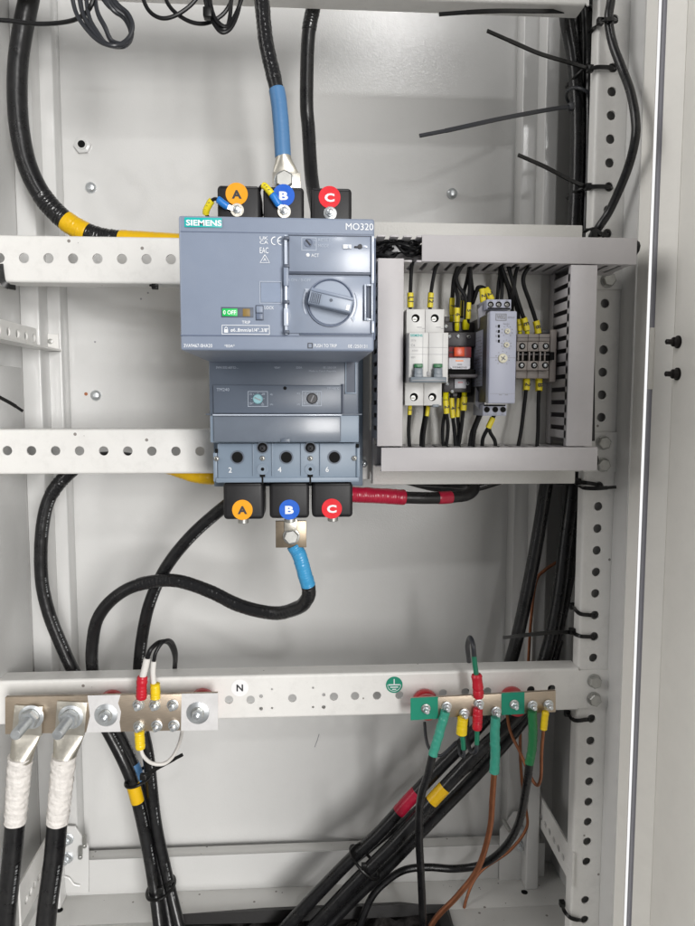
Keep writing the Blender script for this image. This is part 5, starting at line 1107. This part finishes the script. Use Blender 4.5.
# ---------------------------------------------------------------- cable ties
TG = 'black cable ties'
def tie(label, tail, w=0.0042, head=None, loop=None, stub=None, mm='tie_black'):
    """tail: photo points from head to tip; loop: ((u,v,Y), ru px, depth radius m, tilt); stub: points from head to the hole"""
    P = Path(tail, 10); t = thing('cable_tie', label, 'cable tie', P.pt(0), TG)
    q = Part('tail', t)
    n = len(tail)-1; q.strap(P.sub(0, n*0.78), w, 0.0014, mm, ref=(0.05, -0.97, 0.22)); q.strap(P.sub(n*0.78, n), w*0.8, 0.0018, mm, ref=(0.05, -0.97, 0.22)); q.done()
    if head:
        c = at(*head); q = Part('lock_head', t); q.box(c.x-0.0032, c.x+0.0032, c.y-0.0028, c.y+0.0028, c.z-0.0036, c.z+0.0036, mm, 0.0008); q.done()
    if loop:
        (u, v, Y), ru, rd, tilt = loop; c = at(u, v, Y); e = pm(Y); q = Part('loop', t)
        q.strap([c+Vector((ru*e*math.cos(a), -rd*math.sin(a), ru*e*math.cos(a)*math.tan(tilt))) for a in [k/32*2*PI for k in range(33)]], 0.0042, 0.0012, mm, ref=(0, 0, 1)) if False else q.frame_tube([c+Vector((ru*e*math.cos(a), -rd*math.sin(a), ru*e*math.cos(a)*math.tan(tilt))) for a in [k/40*2*PI for k in range(41)]], 0.0019, mm, 8, caps=False)
        q.done()
    if stub:
        q = Part('loop' if not loop else 'hole_strap', t); q.strap(Path(stub, 8).sub(), 0.0042, 0.0014, mm, ref=(0, -0.96, 0.28)); q.done()
    return t
tie('uppermost tie with a nearly level tail under the top rail', [(570, 11.5, 0.02), (540, 11.4, 0.0), (500, 11.2, -0.02), (470, 12.4, -0.03), (439, 14.6, -0.03)], head=(572, 13, 0.025), loop=((577, 16, 0.055), 13, 0.02, 0.1))
tie('tie with a tail slanting up left to a tip below the top rail', [(589, 69, 0.012), (570, 63, 0.0), (540, 54, -0.012), (512, 42, -0.02), (487, 31, -0.024)], head=(590, 69, 0.006), loop=((580.5, 74, 0.055), 12, 0.02, 0.7), stub=[(590, 69, 0.004), (597, 67.4, -0.001), (606, 67.4, -0.001), (613, 68, -0.0005), (614.6, 68.2, 0.006)])
tie('tie with a long pale grey tail dropping to the left in mid air', [(571, 106.5, 0.022), (545, 110.5, 0.008), (500, 119, -0.01), (450, 130, -0.022), (419.5, 136, -0.026)], head=(571, 107, 0.022), loop=((580, 100, 0.055), 12, 0.02, -0.6), mm='wire_grey')
tie('tie with a tail slanting up left just above the control plate', [(587, 187.4, 0.010), (570, 180, 0.0), (545, 167, -0.01), (518, 155, -0.014)], head=(588, 187, 0.006), loop=((580, 193, 0.055), 11, 0.02, 0.2), stub=[(588, 187, 0.003), (597, 186.6, -0.001), (606, 186.8, -0.001), (610.4, 187, -0.0005), (611, 187, 0.006)])
tie('tie strapping the looping cable to the second hole of the perforated post', [(598, 24, -0.004), (604, 20.5, -0.02), (609, 19.4, -0.021), (613, 19, -0.019), (616, 19.4, -0.004)], head=(600, 22, -0.006), stub=[(599, 23, -0.003), (594, 28, 0.006), (590, 33, 0.02)])
tie('tie knotted over cables just above the right end of the top duct', [(604, 236, -0.006), (597, 231, -0.012), (590, 229, -0.008), (584, 232, 0.01)], head=(594, 234, -0.01), stub=[(592, 236, -0.008), (600, 235, -0.006), (606, 233.5, -0.003), (608.4, 233.5, 0.005)])
tie('tie with its stub pointing right across the post below the control plate', [(578, 486, 0.01), (585, 488, -0.006), (596, 488.4, -0.012), (606, 487.8, -0.014), (616, 487, -0.014)], head=(577.5, 481.5, 0.012), stub=[(578, 482, 0.008), (582, 482.4, 0.002), (587, 483, -0.002), (594, 484, -0.002), (599.5, 485.5, -0.0005), (600, 486, 0.006)], loop=((568, 482, 0.06), 12, 0.018, 0.05))
tie('short curled tie in a post hole well above the bottom rail', [(573.5, 606.5, 0.016), (576.6, 611, 0.005), (581, 614, -0.001), (590, 615, -0.001), (594.6, 615, 0.005)], head=(572.6, 606, 0.022))
tie('tie with a thin tail pointing left over two cables above the bottom rail', [(571, 632, 0.016), (550, 632.6, 0.0), (525, 635, -0.006), (503, 637.6, -0.008)], head=(572, 631, 0.014), stub=[(573, 632, 0.012), (576, 634.5, 0.004), (581, 636.2, -0.001), (587, 636.6, -0.001), (593, 636.4, -0.0005), (594, 636.4, 0.006)])
tie('short curled tie in the post hole right under the bottom rail', [(568.5, 714, 0.016), (572, 718.6, 0.005), (577, 720.4, -0.001), (587, 719.4, -0.001), (591, 718.6, 0.005)], head=(567, 713, 0.02))
tie('short curled tie in the lowest visible post hole', [(562, 904, 0.016), (564.5, 911, 0.006), (570, 917, -0.001), (577, 919.5, -0.001), (582, 919.6, 0.005)], head=(562, 903, 0.02))
tie('tie with tail pointing up right around the left floor bundle under the busbar', [(146, 775, 0.022), (157, 768, 0.012), (170, 761, 0.002), (182.5, 754.5, -0.004)], head=(143, 776.5, 0.026), loop=((139, 777, 0.05), 13, 0.02, 0.3))
tie('tie with a cut end around the left bundle close to the floor', [(166, 885, 0.022), (169.5, 882.4, 0.018), (173.5, 880.4, 0.018)], head=(160, 889.5, 0.022), loop=((161, 887, 0.047), 14, 0.021, 0.25))
tie('tie around the diagonal bundle above the cable opening', [(355.5, 855.5, 0.03), (352, 851, 0.024), (356, 846, 0.018), (360, 843, 0.014)], head=(364, 866, 0.026), loop=((364.5, 862, 0.055), 15, 0.022, -0.75))
tie('broad black strap gripping the left end of the upper rail', [(0, 264, -0.003), (1.2, 274, -0.003), (3, 282, -0.003), (8, 286.2, -0.001), (15.5, 287.8, 0.004)], w=0.006)
tie('tie tail sticking out from the left wall between the rails', [(-12, 391, 0.02), (0, 397.5, 0.01), (12, 404, 0.0), (22.5, 411, -0.006)], w=0.0036)
tie('small tie end under the upper rail near the motor unit', [(150, 285, 0.004), (154, 286.2, 0.002), (158, 286, 0.002)], w=0.003, head=(155, 286, 0.004))

# ---------------------------------------------------------------- thin spare wires at the top
random.seed(3)
def loops(name, label, cat, sets, r, m):
    t = thing(name, label, cat, at(*sets[0][0]), 'coils of spare thin wire')
    for P in sets:
        q = Part('wire_turn', t); q.frame_tube(Path(P, 12).sub(), r*pm(P[0][2]), m, 9); q.done()
    return t
Yc = -0.03
S1 = []
for k in range(6):
    dx = k*3.0+random.uniform(-2, 2); dy = random.uniform(-7, 4); a = k*2.9+random.uniform(-2, 2)
    S1.append([(72+dx*1.6, -14, Yc+0.01*k/6), (77+dx*1.5, 12+dy, Yc), (86+dx*1.4, 28+dy, Yc-0.004), (100+dx*0.9, 42+dy*0.6, Yc-0.008+k*0.002), (116+dx*0.8, 46.5+dy*0.5-k*0.5, Yc-0.008+k*0.002), (128+dx*0.3, 40+dy-a*0.4, Yc+k*0.003), (132.5-a*0.3, 28+dy-a*0.3, Yc+k*0.002), (128-a*0.5, 15+dy*0.8, Yc+k*0.002), (117-a*0.6, 5+dy, Yc), (104-a*0.6, -14, Yc)])
loops('wire_coil', 'bunched loop of grey black wires hanging at the top left', 'wire coil', S1, 2.0, 'wire_grey')
S2 = [[(140, -14, Yc), (145, 4, Yc), (152, 14, Yc), (163, 18.6, Yc), (176, 15.5, Yc), (190, 6, Yc), (200, -6, Yc), (204, -14, Yc)], [(162, -14, Yc+.005), (168, 4, Yc+.005), (178, 15, Yc+.005), (192, 22.5, Yc+.005), (206, 23.5, Yc+.005), (220, 17, Yc+.005), (229, 6, Yc+.005), (236, -14, Yc+.005)],
      [(203, -14, Yc), (206, 4, Yc), (211, 18, Yc-.005), (218, 28, Yc-.005), (226, 29, Yc-.005), (234, 18, Yc), (240, 4, Yc), (246, -14, Yc)], [(206, -14, Yc), (208, 8, Yc-.004), (214, 24, Yc-.006), (222, 32.5, Yc-.006), (231, 28, Yc-.004), (238, 12, Yc), (243, -14, Yc)], [(209, -14, Yc), (211, 6, Yc-.006), (216, 20, Yc-.008), (226, 27, Yc-.006), (230, 16, Yc), (232, -14, Yc)]]
loops('wire_coil', 'two slack black loops and a tied hank hanging at the top centre', 'wire coil', S2, 1.9, 'wire_black')
q = Part('coil_tie'); c = at(207.5, 13, Yc-0.012); q.box(c.x-0.004, c.x+0.004, c.y-0.003, c.y+0.006, c.z-0.0045, c.z+0.0045, 'tie_black', 0.001); q.done('small black tie knot holding the hank of wire at the top centre', 'cable tie')
t = thing('spare_wire', 'thin black wire running from the left edge to the hanging wire loop', 'wire', at(80, 20, 0.0))
q = Part('insulation', t); q.frame_tube(Path([(-15, 19.5, 0.005), (10, 21, 0.004), (35, 24, 0.002), (60, 23, -0.004), (78, 18.5, -0.015), (90, 8, -0.03), (97, -14, -0.03)], 10).sub(), 2.0*pm(0), 'wire_black', 9); q.done()

# ---------------------------------------------------------------- light
w = bpy.data.worlds.new('World'); SC.world = w; w.use_nodes = True
nt = w.node_tree; N = nt.nodes; L = nt.links; bg = N['Background']
tc = N.new('ShaderNodeTexCoord'); sp = N.new('ShaderNodeSeparateXYZ'); L.new(tc.outputs['Generated'], sp.inputs[0])
mr = N.new('ShaderNodeMapRange'); mr.inputs['From Min'].default_value = 0.2; mr.inputs['From Max'].default_value = 0.5; L.new(sp.outputs['Y'], mr.inputs['Value'])
mx = N.new('ShaderNodeMix'); mx.data_type = 'RGBA'; mx.inputs['A'].default_value = (0.17, 0.17, 0.17, 1); mx.inputs['B'].default_value = (1.0, 1.0, 1.0, 1); L.new(mr.outputs['Result'], mx.inputs['Factor'])
L.new(mx.outputs['Result'], bg.inputs['Color']); bg.inputs['Strength'].default_value = 1.0
def lamp(name, az, el, dist, sx, sy, watts, col, tgt=(0.0, 0, 0.0)):
    l = bpy.data.lights.new(name, 'AREA'); l.shape = 'RECTANGLE'; l.size = sx; l.size_y = sy; l.energy = watts; l.color = col
    o = bpy.data.objects.new(name, l); COL.objects.link(o)
    a, e = math.radians(az), math.radians(el); T = Vector(tgt)
    o.location = T+Vector((dist*math.cos(e)*math.sin(a), -dist*math.cos(e)*math.cos(a), dist*math.sin(e)))
    o.rotation_euler = (T-o.location).to_track_quat('-Z', 'Y').to_euler()
lamp('window_light', 17.5, 4, 5.0, 1.3, 2.2, 228, (1.0, 0.985, 0.965))
lamp('ceiling_lamp', 7.0, 27.5, 8.0, 0.42, 0.30, 52, (1.0, 0.99, 0.98), (0.1, 0.16, 0.45))
lamp('room_light', -70, 24, 6.0, 3.2, 4.6, 240, (1.0, 0.98, 0.955))
SC.view_settings.view_transform = 'Standard'; SC.view_settings.look = 'None'; SC.view_settings.exposure = 0.0; SC.view_settings.gamma = 1.0
SC.cycles.max_bounces = 8
